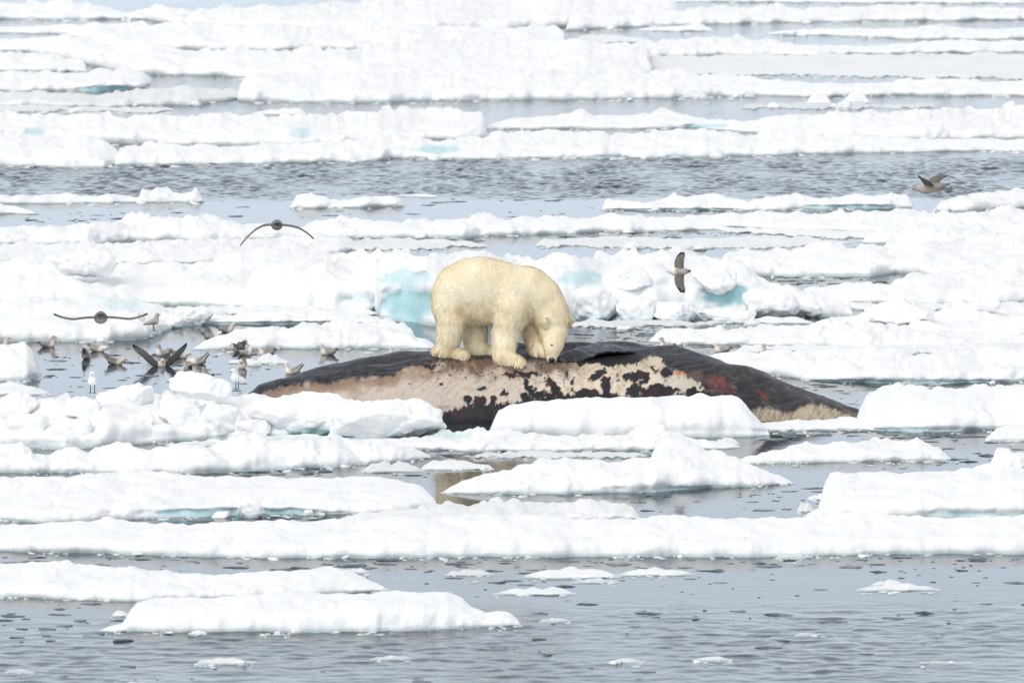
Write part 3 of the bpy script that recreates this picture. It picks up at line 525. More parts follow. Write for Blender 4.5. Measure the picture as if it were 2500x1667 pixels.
# ------------------------------------------------------------------ brash ice
def brash():
    rr = np.random.RandomState(11)
    def piece(nv, seed):
        r2 = np.random.RandomState(seed); a = np.linspace(0, 2 * math.pi, nv, endpoint=False)
        rad = 1 + 0.28 * r2.normal(size=nv); rad = np.clip(rad, 0.55, 1.5)
        ring0 = np.stack([np.cos(a) * rad, np.sin(a) * rad * 0.7, np.full(nv, -0.4)], 1)
        ring1 = ring0 * [1.02, 1.02, 0]; ring1[:, 2] = 0.35
        ring2 = ring0 * [0.6, 0.6, 0]; ring2[:, 2] = 0.8 + 0.35 * r2.normal(size=nv)
        V = np.concatenate([ring0, ring1, ring2, [[0, 0, 1.0]]]); Fq = []; i = np.arange(nv); j = (i + 1) % nv
        q = np.concatenate([np.stack([i, j, j + nv, i + nv], 1), np.stack([i + nv, j + nv, j + 2 * nv, i + 2 * nv], 1)])
        t = np.stack([i + 2 * nv, j + 2 * nv, np.full(nv, 3 * nv)], 1)
        return V, q, t
    # regions: x0,x1,y0,y1 (2352 units), count, size px (width), label of the larger ones
    REG = [(0,2352,1280,1312,150,46,'dark wet scrap of ice close below the long floe'), (900,2352,1310,1440,80,42,'small dark scrap of ice on the smooth water at lower right'), (0,300,1385,1480,36,40,'dark scrap of ice on smooth water left of the nearest floe'),
      (0,2352,1455,1567,36,40,'thin dark scrap of ice in the ruffled water along the bottom'), (1760,2330,985,1012,60,44,'dark scrap of ice on the smooth water below the tail of the carcass'), (1960,2330,1010,1080,50,40,'dark scrap of ice between the floes at right'),
      (1230,1900,1120,1178,45,42,'dark scrap of ice on mirror smooth water below the peaked floe'), (430,1000,1075,1096,40,46,'dark scrap of ice in the lead under the jagged ridge'), (1000,1500,1030,1052,40,44,'dark scrap of ice in the narrow lead below the ledge'),
      (1310,1650,738,800,110,36,'scrap of slush ice in the pool right of the bear'), (1700,1960,735,752,20,34,'scrap of slush ice beyond the low floe right of the bear'), (60,620,800,905,90,34,'scrap of ice floating among the swimming birds'),
      (1750,2040,636,660,50,36,'dark scrap in the slush filled pool at right'), (60,420,488,516,40,34,'dark scrap of ice behind the long ridge at left'), (1250,1950,528,556,80,36,'dark scrap of ice in the slush behind the rubble hummock'),
      (500,1400,455,500,40,32,'thin scrap of ice on the calm water below the lead'), (820,1110,548,566,25,34,'dark scrap of ice right of the low snow bank'), (1850,2000,880,960,30,34,'scrap of ice on the water beyond the tail of the carcass'),
      (500,900,742,756,25,34,'scrap of ice behind the smooth floe left of the bear'), (1850,2352,884,896,20,34,'scrap of ice along the broad floe beyond the tail'), (400,1000,1186,1202,25,40,'dark scrap of ice under the turquoise edge of the broad floe')]
    bigs, smalls = [], []
    for r in REG:
        for k in range(r[4]):
            x = rr.uniform(r[0], r[1]); y = r[2] + (r[3] - r[2]) * rr.uniform(0, 1) ** 1.25
            wpx = r[5] * (0.16 + 1.25 * rr.uniform() ** 2.8)
            bigs.append((wpx, x, y, r[6])) 
    bigs.sort(key=lambda q: -q[0])
    ORD = ['first', 'second', 'third', 'fourth', 'fifth', 'sixth', 'seventh', 'eighth', 'ninth', 'tenth', 'eleventh', 'twelfth', 'thirteenth', 'fourteenth', 'fifteenth', 'sixteenth', 'seventeenth', 'eighteenth', 'nineteenth']
    TEN = {20: 'twentieth', 30: 'thirtieth', 40: 'fortieth', 50: 'fiftieth'}; TN = {2: 'twenty', 3: 'thirty', 4: 'forty', 5: 'fifty'}
    def ordn(k): return ORD[k - 1] if k < 20 else TEN[k] if k % 10 == 0 else TN[k // 10] + '-' + ORD[k % 10 - 1]
    top = bigs[:240]; names = {}
    for lab in set(q[3] for q in top):
        for k, q in enumerate(sorted([q for q in top if q[3] == lab], key=lambda q: q[1])): names[q] = lab.replace('scrap of slush ice', 'slush scrap').replace('scrap of ice', 'ice scrap') + ', ' + ordn(k + 1) + ' from left'
    protos = [piece(9, 900 + s) for s in range(8)]
    meshes = [mk_mesh('ice_scrap', V, [q, t], FRAG, smooth=False) for V, q, t in protos]
    SV, SQ, ST, off = [], [], [], 0
    for i, (wpx, x, y, lab) in enumerate(bigs):
        X, Y = on_water(x * D, y * D); r = wpx * D / 2 * Y / FPX
        hgt = min(0.004 + 0.055 * r, 0.03) * rr.uniform(0.6, 1.5); az = rr.uniform(-0.25, 0.25) + (math.pi if rr.uniform() < .5 else 0); s = rr.uniform(0.45, 1.0)
        if i < 240:
            o = link('ice_scrap', meshes[i % 8], None, (X, Y, 0.0)); o.scale = (r, r * s, hgt); o.rotation_euler = (0, 0, az)
            tag(o, names[bigs[i]], 'ice scrap', 'scraps of dark ice on the water')
        else:
            V, q, t = protos[i % 8]; ca, sa = math.cos(az), math.sin(az)
            P = V * [r, r * s, hgt]; P = np.stack([P[:, 0] * ca - P[:, 1] * sa + X, P[:, 0] * sa + P[:, 1] * ca + Y, P[:, 2]], 1)
            SV.append(P); SQ.append(q + off); ST.append(t + off); off += len(P)
    o = link('brash_ice', mk_mesh('brash_ice', np.concatenate(SV), [np.concatenate(SQ), np.concatenate(ST)], FRAG, smooth=False))
    tag(o, 'fine dark crumbs of ice scattered over the open water', kind='stuff')
brash()
def chunks_and_slush():
    rr = np.random.RandomState(23)
    # lumps: low angular polyhedra
    def lump(seed):
        r2 = np.random.RandomState(seed); n = 7
        t = np.linspace(-1, 1, n + 1); a, b = np.meshgrid(t, t, indexing='ij'); V = []; Q = []
        for ax in range(3):
            for sg in (-1, 1):
                P = np.zeros((n + 1, n + 1, 3)); P[..., ax] = sg; P[..., (ax + 1) % 3] = a; P[..., (ax + 2) % 3] = b
                f = grid_faces(n + 1, n + 1); f = f[:, ::-1] if sg < 0 else f
                Q.append(f + sum(len(v) for v in V)); V.append(P.reshape(-1, 3))
        V = np.concatenate(V); Q = np.concatenate(Q); U = V / np.linalg.norm(V, axis=1)[:, None]
        k = np.sum(np.abs(U) ** 3.2, axis=1) ** (-1 / 3.2)
        for _ in range(8):
            nn = r2.normal(size=3); nn[2] = abs(nn[2]); nn /= np.linalg.norm(nn); dd = U @ nn; d = r2.uniform(.6, .95); k = np.minimum(k, np.where(dd > .05, d / np.maximum(dd, .05), 9))
        P = U * k[:, None]; P = P * (1 + .16 * perlin(P[:, 0] * 2, P[:, 1] * 2, P[:, 2] * 2, seed) + .08 * perlin(P[:, 0] * 6, P[:, 1] * 6, P[:, 2] * 6, seed + 1))[:, None]
        wet = (1 - sstep(-.25, .12, P[:, 2])); cols = np.stack([0 * wet, wet * .8, 0 * wet + .05], 1)
        _, ui, inv = np.unique(np.round(P, 5), axis=0, return_index=True, return_inverse=True); inv = inv.ravel()
        return mk_mesh('ice_chunk', P[ui], inv[Q], ICE, cols[ui], 'Ice')
    prot = [lump(700 + i) for i in range(10)]
    wts = np.array([e[1] - e[0] for e in EDGES]); wts = wts / wts.sum()
    def zone(x, y):
        x /= D; y /= D
        v = 'in the far pack at the top' if y < 390 else 'on the water below the dark lead' if y < 570 else 'in the pack behind the carcass' if y < 830 else 'level with the carcass' if y < 1040 else 'among the front floes' if y < 1290 else 'in the open foreground water'
        hside = 'left part' if x < 784 else 'middle part' if x < 1568 else 'right part'
        return v, hside
    rec = []
    for k in range(190):
        e = EDGES[rr.choice(len(EDGES), p=wts)]; u = rr.uniform(.03, .97); x = e[0] + (e[1] - e[0]) * u
        if not (-20 < x < 2520): continue
        y = float(np.interp(x, e[2], e[3])) + rr.uniform(-3, 6)
        w_ = rr.uniform(12, 26) + 34 * rr.uniform() ** 3
        rec.append((x, y, w_))
    zs = {}
    for q in rec: zs.setdefault(zone(q[0], q[1]), []).append(q)
    ORD = ['first', 'second', 'third', 'fourth', 'fifth', 'sixth', 'seventh', 'eighth', 'ninth', 'tenth', 'eleventh', 'twelfth', 'thirteenth', 'fourteenth', 'fifteenth', 'sixteenth', 'seventeenth', 'eighteenth', 'nineteenth', 'twentieth', 'twenty-first', 'twenty-second', 'twenty-third', 'twenty-fourth', 'twenty-fifth', 'twenty-sixth', 'twenty-seventh', 'twenty-eighth', 'twenty-ninth', 'thirtieth']
    c = 0
    for zn, L in zs.items():
        for k, (x, y, w_) in enumerate(sorted(L)[:30]):
            X, Y = on_water(x, y); r = w_ / 2 * Y / FPX; X, Y = float(X), float(Y)
            o = link('ice_chunk', prot[c % 10], None, (X, Y, r * .12)); c += 1
            o.scale = (r, r * rr.uniform(.6, 1.2), r * rr.uniform(.3, .75)); o.rotation_euler = (rr.uniform(-.2, .2), rr.uniform(-.2, .2), rr.uniform(0, 6.28))
            tag(o, 'small white ice chunk ' + zn[0] + ', ' + zn[1] + ', ' + ORD[k] + ' from left', 'ice chunk', 'small white chunks of ice along the floe edges')
    # slush: flat crumbs along every waterline
    SV, SQ, ST, SC, off = [], [], [], [], 0
    nv = 7; aa = np.linspace(0, 2 * math.pi, nv, endpoint=False); i = np.arange(nv); j = (i + 1) % nv
    q0 = np.concatenate([np.stack([i, j, j + nv, i + nv], 1)]); t0 = np.stack([i + nv, j + nv, np.full(nv, 2 * nv)], 1)
    for e in EDGES:
        N = int((e[1] - e[0]) / 6.5)
        clump = perlin(np.linspace(0, (e[1] - e[0]) / 60, 200), hash_(e[4]) % 50, .5)
        for k in range(N):
            u = rr.uniform(); x = e[0] + (e[1] - e[0]) * u
            if clump[int(u * 199)] < -0.08 or not (-60 < x < 2560): continue
            y = float(np.interp(x, e[2], e[3])) + abs(rr.normal()) * 5 - 1.0
            w_ = 4 + 20 * rr.uniform() ** 2.5
            X, Y = on_water(x, y); r = w_ / 2 * Y / FPX; rad = np.clip(1 + .3 * rr.normal(size=nv), .5, 1.6); dy = rr.uniform(.5, 1.1); hh = (.006 + .12 * r) * rr.uniform(.5, 1.4)
            ring = np.stack([np.cos(aa) * rad * r + X, np.sin(aa) * rad * r * dy + Y, np.full(nv, -.01)], 1)
            r1 = np.stack([np.cos(aa) * rad * r * .75 + X, np.sin(aa) * rad * r * dy * .75 + Y, hh * (.7 + .4 * rr.uniform(size=nv))], 1)
            SV.append(np.concatenate([ring, r1, [[float(X), float(Y), hh]]])); SQ.append(q0 + off); ST.append(t0 + off); off += 2 * nv + 1
            g = rr.uniform(0, .7); SC.append(np.tile([[0, .15 + .5 * (g > .55), g]], (2 * nv + 1, 1)))
    o = link('slush_ice', mk_mesh('slush_ice', np.concatenate(SV), [np.concatenate(SQ), np.concatenate(ST)], ICE, np.concatenate(SC), 'Ice', smooth=False))
    tag(o, 'white slush and crumbs of ice along the waterlines of the floes', kind='stuff')
chunks_and_slush()

# ------------------------------------------------------------------ the whale carcass
W_TOP = np.array([(520,1010),(560,990),(600,968),(632,943),(685,925),(770,902),(838,887),(906,873),(991,863),(1052,860),(1144,864),(1200,866),(1260,864),(1400,860),(1500,857),(1567,851),(1607,849),(1647,849),(1676,857),(1734,877),(1781,891),(1824,899),(1864,912),(1914,935),(1961,955),(2005,970),(2048,986),(2090,1001),(2130,1022)], float)
W_YR = np.array([(520,109.5),(640,109.9),(1000,110.3),(1300,110.45),(1700,110.4),(2130,109.5)], float)
W_HW = np.array([(520,.3),(560,.45),(640,.75),(800,1.15),(1000,1.4),(1300,1.6),(1600,1.5),(1750,1.25),(1850,1.0),(1950,.85),(2050,.65),(2130,.4)], float)
def whale_section(px):
    row = np.interp(px, W_TOP[:, 0], W_TOP[:, 1]); Yr = np.interp(px, W_YR[:, 0], W_YR[:, 1]); hw = np.interp(px, W_HW[:, 0], W_HW[:, 1])
    X, zt = at_depth(px, row, Yr); return X, Yr, hw, zt
def whale_bump(px, Y):
    return 0.125 * sstep(1212, 1262, px) * (1 - sstep(1520, 1600, px)) * sstep(110.5, 111.0, Y) * (1 - 0.0 * px)
def whale_z(px, Y):
    X, Yr, hw, zt = whale_section(px); s = np.clip((Y - Yr) / hw, -1, 1)
    return np.maximum(zt, .02) * (1 - s * s) ** 0.6 + whale_bump(px, Y)
def inpoly(px, py, poly):
    poly = np.asarray(poly, float); r = np.zeros(px.shape, bool); n = len(poly)
    for i in range(n):
        x1, y1 = poly[i]; x2, y2 = poly[(i + 1) % n]
        c = ((y1 > py) != (y2 > py)) & (px < (x2 - x1) * (py - y1) / (y2 - y1 + 1e-9) + x1); r ^= c
    return r
def c2(p): return [(600 + a / 2.94, 780 + b / 2.94) for a, b in p]
def c3(p): return [(1300 + a / 2.767, 780 + b / 2.767) for a, b in p]
def whale_colour(PX, PY, front):
    s = lambda sc, sd, ys=1.0: perlin(PX / sc, PY / (sc * ys), 0.0, sd)
    wx = PX + s(26, 31) * 10 + s(9, 32) * 6 + s(4, 67) * 3; wy = PY + s(26, 33) * 8 + s(9, 34) * 6 + s(4, 68) * 3
    k = lambda c: lin(c)
    dark = k((30, 32, 38)); dark2 = k((74, 76, 83)); black = k((24, 24, 28)); pale = k((204, 189, 175)); cream = k((228, 212, 189)); tan = k((158, 134, 114)); brown = k((112, 92, 80)); red = k((118, 60, 54)); blood = k((82, 30, 34))
    def mix(c, d, m): return c * (1 - m[..., None]) + d * m[..., None]
    streak = np.clip(sstep(0.0, 0.6, perlin(PX / 34, (PY + PX * .16) / 5, 0, 35)) * .8 + sstep(.1, .5, s(14, 54)) * .6 + .3 * s(4, 55), 0, 1)
    c = mix(np.broadcast_to(dark, PX.shape + (3,)).copy(), dark2, streak * 0.55)
    # pale flank where the skin has peeled
    up = np.array([(640,962),(692,946),(730,936),(800,931),(850,926),(940,920),(991,900),(1059,883),(1144,876),(1230,880),(1300,880),(1354,884),(1463,884),(1535,891),(1560,876),(1582,869),(1611,877),(1618,892),(1636,903),(1669,905),(1683,921),(1708,935),(1719,961),(1724,990)], float)
    upy = np.interp(wx, up[:, 0], up[:, 1])
    d = (wy - upy); inx = (PX > 640) & (wx < 1722)
    m = sstep(-3, 5, d) * inx
    # dirt stain gradient below the edge, brown then pale
    base = mix(np.broadcast_to(tan, PX.shape + (3,)).copy(), np.broadcast_to(pale, PX.shape + (3,)), sstep(8, 48, d + s(40, 36) * 22))
    base = mix(base, cream, sstep(1180, 1400, PX) * 0.75)
    base = mix(base, brown, (1 - sstep(12, 46, d + s(30, 37) * 28)) * (1 - sstep(1380, 1450, PX)) * 0.95 * sstep(1000, 1100, PX))
    base = mix(base, k((176, 150, 122)), sstep(0.15, 0.5, s(22, 38)) * 0.45)
    base = mix(base, k((138, 114, 98)), (1 - sstep(0, 30, d)) * (1 - sstep(900, 1010, PX)) * 0.9)
    base = mix(base, k((196, 190, 180)), sstep(0.2, 0.5, s(35, 39)) * 0.5)
    fine = sstep(.0, .6, perlin((PX + PY * 1.5 + s(40, 56) * 20) / 9, (PY - PX * .5) / 60, 0, 57)); base = mix(base, base * .72, fine * .55); base = mix(base, base * .8, sstep(.1, .5, s(5, 58)) * .5)
    c = mix(c, base, m)
    # speckles of grime under the bear
    sp = sstep(0.30, 0.42, perlin(PX / 8, PY / 5, 0, 40)) * (1 - sstep(30, 70, d)) * sstep(1000, 1080, PX) * (1 - sstep(1390, 1450, PX))
    c = mix(c, dark, sp * m * 0.85)
    # remaining dark patches
    dk = np.zeros(PX.shape)
    E = [c2([q[:2]])[0] + (q[2] / 2.94, q[3] / 2.94, q[4]) for q in [(1590,575,30,22,0),(1668,590,38,48,0),(1600,625,40,20,0),(1780,590,30,34,.3),(1705,500,24,16,.2),(1850,525,14,26,0),(2030,495,30,78,-.5),(2215,490,26,74,-.35),(2180,470,18,30,-.5),(2010,565,36,30,0),(2180,558,40,28,0),(2100,545,26,22,0),(1990,400,130,18,-.02),(1310,335,60,14,0),(1400,470,22,10,0),(1180,465,14,8,0),(1905,415,22,10,0)]]
    E += [c3([q[:2]])[0] + (q[2] / 2.767, q[3] / 2.767, q[4]) for q in [(140,460,30,66,-.5),(280,430,16,20,0),(283,480,11,22,0),(360,505,68,38,0),(440,378,58,22,-.5),(490,415,34,26,-.6),(500,475,36,60,-.3),(690,385,78,44,-.2),(690,480,58,46,0),(850,490,120,40,0),(905,365,34,40,0),(1085,497,50,32,0),(960,480,40,20,0),(40,510,40,30,0),(110,520,30,24,0),(600,530,60,16,0),(760,400,14,40,.5),(225,385,10,30,.6),(480,330,10,10,0),(830,340,20,12,0),(1080,350,60,40,0)]]
    for (ex, ey, rx, ry, a) in E:
        u = (wx - ex) * math.cos(a) + (wy - ey) * math.sin(a); v = -(wx - ex) * math.sin(a) + (wy - ey) * math.cos(a)
        dk = np.maximum(dk, 1 - sstep(0.82, 1.05, np.hypot(u / rx, v / ry) / 1.12 + s(10, 41) * 0.25))
    dk = np.maximum(dk, sstep(.34, .42, perlin(PX / 15 + s(30, 69), PY / 9, 0, 70)) * sstep(1380, 1460, PX) * .9 * sstep(0, .25, s(45, 71) + .1))
    # dark belly with ragged fringe
    be = np.array([(560,1010),(900,1010),(1030,995),(1076,1003),(1110,1000),(1144,996),(1190,984),(1230,987),(1290,978),(1360,962),(1450,958),(1560,962),(1640,962),(1719,952)], float)
    fr = s(9, 42) * 5 + perlin(PX / 5, PY / 30, 0, 43) * 9
    bd = PY + fr - np.interp(PX, be[:, 0], be[:, 1]); bm = sstep(-3, 4, bd) * (PX < 1740)
    c = mix(c, blood, (sstep(-10, 2, bd) * sstep(-0.1, 0.3, s(18, 44))) * m * 0.8 * (PX < 1330))
    c = mix(c, mix(np.broadcast_to(dark, c.shape).copy(), np.broadcast_to(blood, c.shape), sstep(0.0, 0.5, s(20, 45)) * 0.45), np.maximum(dk * m, bm))
    # orange and grey stains on the right flank
    c = mix(c, k((196, 120, 84)), sstep(-8, 0, -(np.hypot((wx - 1662) / 1.5, wy - 907) - 8)) * m * 0.9)
    gp = 1 - sstep(0.7, 1.1, np.hypot((wx - 1672) / 44, (wy - 937) / 30)); c = mix(c, k((200, 196, 178)), gp * m * (1 - dk) * 0.7)
    # open red flesh
    rp = c3([(1150,380),(1190,368),(1240,372),(1290,385),(1310,425),(1350,470),(1360,512),(1300,510),(1275,455),(1230,500),(1200,495),(1185,450),(1150,430)])
    rm = inpoly(wx, wy, rp).astype(float); c = mix(c, red * (0.8 + 0.5 * sstep(-.4, .5, s(9, 46)))[..., None] if True else red, rm * (0.35 + 0.55 * sstep(-.3, .3, s(12, 50))))
    r2 = c3([(1515,480),(1545,485),(1570,505),(1590,545),(1575,550),(1545,520)]); c = mix(c, k((120, 38, 36)), inpoly(PX + s(6, 47) * 3, PY, r2).astype(float) * 0.9)
    c = mix(c, k((110, 86, 78)), (1 - sstep(0.5, 1.1, np.hypot((wx - 1695) / 22, (wy - 920) / 22))) * (1 - m) * 0.7)
    # tail stock: brown grey streaks then pale tan foot
    ts = sstep(1700, 1800, PX); st = sstep(-0.1, 0.5, perlin((PX * .8 + PY + s(40, 52) * 30) / 6, (PY - PX * 0.45) / 45, 0, 48) + .35 * s(5, 53))
    tl = sstep(-.05, .45, perlin((PY + PX * -.52 + s(50, 62) * 10) / 3.2, (PX + PY * .5) / 60, 0, 63)); mo = sstep(-.1, .35, s(24, 64))
    c = mix(c, k((112, 101, 94)), ts * (0.06 + 0.62 * tl * mo) * (1 - rm)); c = mix(c, k((66, 52, 46)), ts * (1 - mo) * sstep(0, .4, s(11, 65)) * .6 * (1 - rm))
    c = mix(c, k((104, 104, 108)), (1 - ts) * (1 - m) * sstep(.25, .5, perlin(PX / 50, (PY + PX * .13) / 2.6, 0, 66)) * .55)
    tb = np.array([(1820,1012),(1850,1000),(1880,994),(1910,1008),(1930,1012),(1950,1000),(1972,988),(2010,991),(2050,1004),(2090,1016)], float)
    tm = sstep(-6, 8, PY + s(8, 49) * 6 - np.interp(PX, tb[:, 0], tb[:, 1])) * sstep(1815, 1850, PX)
    c = mix(c, mix(np.broadcast_to(k((184, 170, 148)), c.shape).copy(), np.broadcast_to(k((120, 104, 92)), c.shape), np.clip(sstep(-.1, .6, perlin((PX * .9 + PY * .5) / 5, (PY - PX * .3) / 22, 0, 59)) * .8 + .5 * s(4, 61), 0, .6)), tm)
    # shade of the hollow under the lifted skin, painted black onto the body
    shade_poly = c3([(240,280),(340,255),(400,215),(520,195),(640,205),(705,245),(695,290),(630,306),(520,308),(420,302),(300,304)]); c = mix(c, black, inpoly(wx, wy, shade_poly).astype(float))
    skin = np.clip(1 - m + dk * m + bm, 0, 1)
    return c, skin
def whale():
    nx, nt_ = 900, 170
    px = np.linspace(525, 2125, nx); X, Yr, hw, zt = whale_section(px); zt = np.maximum(zt, 0.02)
    th = np.linspace(R(-89.9), R(80), nt_ - 2)
    S = np.sin(th)[None]; C = np.cos(th)[None]
    Y = Yr[:, None] + hw[:, None] * S; Z = zt[:, None] * np.abs(C) ** 1.2
    Z = Z + whale_bump(px[:, None], Y)
    Y = np.concatenate([Y[:, :1] + .02, Y, Y[:, -1:] + 0.1], 1); Z = np.concatenate([np.full((nx, 1), -0.35), Z, np.full((nx, 1), -0.3)], 1)
    XX = X[:, None] * np.ones_like(Y)
    PX, PY = to_px(XX, Y, Z)
    front = np.ones_like(PX)
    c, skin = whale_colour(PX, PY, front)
    n1 = perlin(XX * 2.2, Y * 2.2, Z * 2.2, 3) * 0.03 + perlin(XX * 9, Y * 5, Z * 9, 4) * 0.006 + perlin(XX * 22, Y * 12, Z * 22, 5) * 0.003
    V = np.stack([XX, Y, Z], -1).reshape(-1, 3); Q = grid_faces(nx, nt_)
    N = vnormals(V, Q); N[N[:, 2] < -0.5] *= -1
    N *= np.where((N[:, 2] + 0.4 * (np.tile(np.arange(nt_), nx) < nt_ / 2) * -N[:, 1]) < 0, -1, 1)[:, None]
    V = V + N * (n1 + skin * 0.014).reshape(-1)[:, None]
    root = bpy.data.objects.new('whale_carcass', None); col.objects.link(root); root.location = (0, 110.3, 0); root.empty_display_size = 0.3
    tag(root, 'long dark whale carcass with peeled pale flank, stranded among the floes under the bear', 'whale carcass')
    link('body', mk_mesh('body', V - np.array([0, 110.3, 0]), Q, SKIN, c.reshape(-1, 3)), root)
    # lifted flap of skin
    u = np.array([168,210,250,330,400,480,560,640,720,790], float); tp = np.array([258,228,206,182,166,157,164,180,200,214], float); lp = np.array([270,282,290,274,242,222,212,212,226,242], float)
    Yb = np.array([110.05,110.15,110.3,110.6,110.85,111.0,111.0,110.9,110.7,110.5]); Yl = np.array([109.85,109.8,109.8,109.82,109.86,109.9,109.95,110.0,110.05,110.1])
    uu = np.linspace(168, 790, 90); I = lambda a: np.interp(uu, u, a)
    tp, lp, Yb, Yl = I(tp), I(lp), I(Yb), I(Yl)
    k = np.ones(9) / 9; sm = lambda a: np.convolve(np.pad(a, 4, mode='edge'), k, 'valid')
    tp, lp, Yb, Yl = sm(tp), sm(lp), sm(Yb), sm(Yl)
    v = np.linspace(0, 1, 26)
    pxx = 1300 + uu / 2.767
    X0, Z0 = at_depth(pxx, 780 + tp / 2.767, Yb); X1, Z1 = at_depth(pxx, 780 + lp / 2.767, Yl)
    YY = Yb[:, None] + (Yl - Yb)[:, None] * v[None]
    bul = np.sin(v * math.pi)[None] * 0.045 + (v[None] ** 4) * 0.0
    ZZ = Z0[:, None] + (Z1 - Z0)[:, None] * (v ** 2.0)[None] + bul * 0.6
    XXf = X0[:, None] + (X1 - X0)[:, None] * v[None]
    ZZ = ZZ + perlin(XXf * 5, YY * 5, 0, 8) * 0.016 + perlin(XXf * 12 + YY * 6, YY * 3, 0, 9) * 0.014 + perlin(XXf * 26, YY * 14, 0, 10) * 0.006
    Vt = np.stack([XXf, YY, ZZ], -1).reshape(-1, 3); nb, nv = len(uu), len(v)
    Qt = grid_faces(nb, nv); Nf = vnormals(Vt, Qt); Nf *= np.where(Nf[:, 2] < 0, -1, 1)[:, None]
    Vb = Vt - Nf * 0.034 - np.array([0, -0.012, 0]) ; nV = len(Vt)
    idx = np.arange(nV).reshape(nb, nv)
    rim = np.concatenate([idx[0, :], idx[1:, -1], idx[-1, :-1][::-1], idx[1:-1, 0][::-1]])
    rj = np.roll(rim, -1); side = np.stack([rim, rj, rj + nV, rim + nV], 1)
    VV = np.concatenate([Vt, Vb]); QQ = np.concatenate([Qt, Qt[:, ::-1] + nV, side])
    st = sstep(0.05, 0.5, perlin(VV[:, 0] * 9 + VV[:, 1] * 3, VV[:, 1] * 3, VV[:, 2] * 8, 12))
    cc = lin((26, 28, 36))[None] * (1 - st[:, None]) + lin((66, 70, 82))[None] * st[:, None]
    cc[nV:] = lin((20, 18, 20))
    f = link('skin_flap', mk_mesh('skin_flap', VV - np.array([0, 110.3, 0]), QQ, WETSKIN, cc), root)
    f['label'] = 'lifted flap of black skin curling over a dark hollow beside the bear head'
    return root
whale()

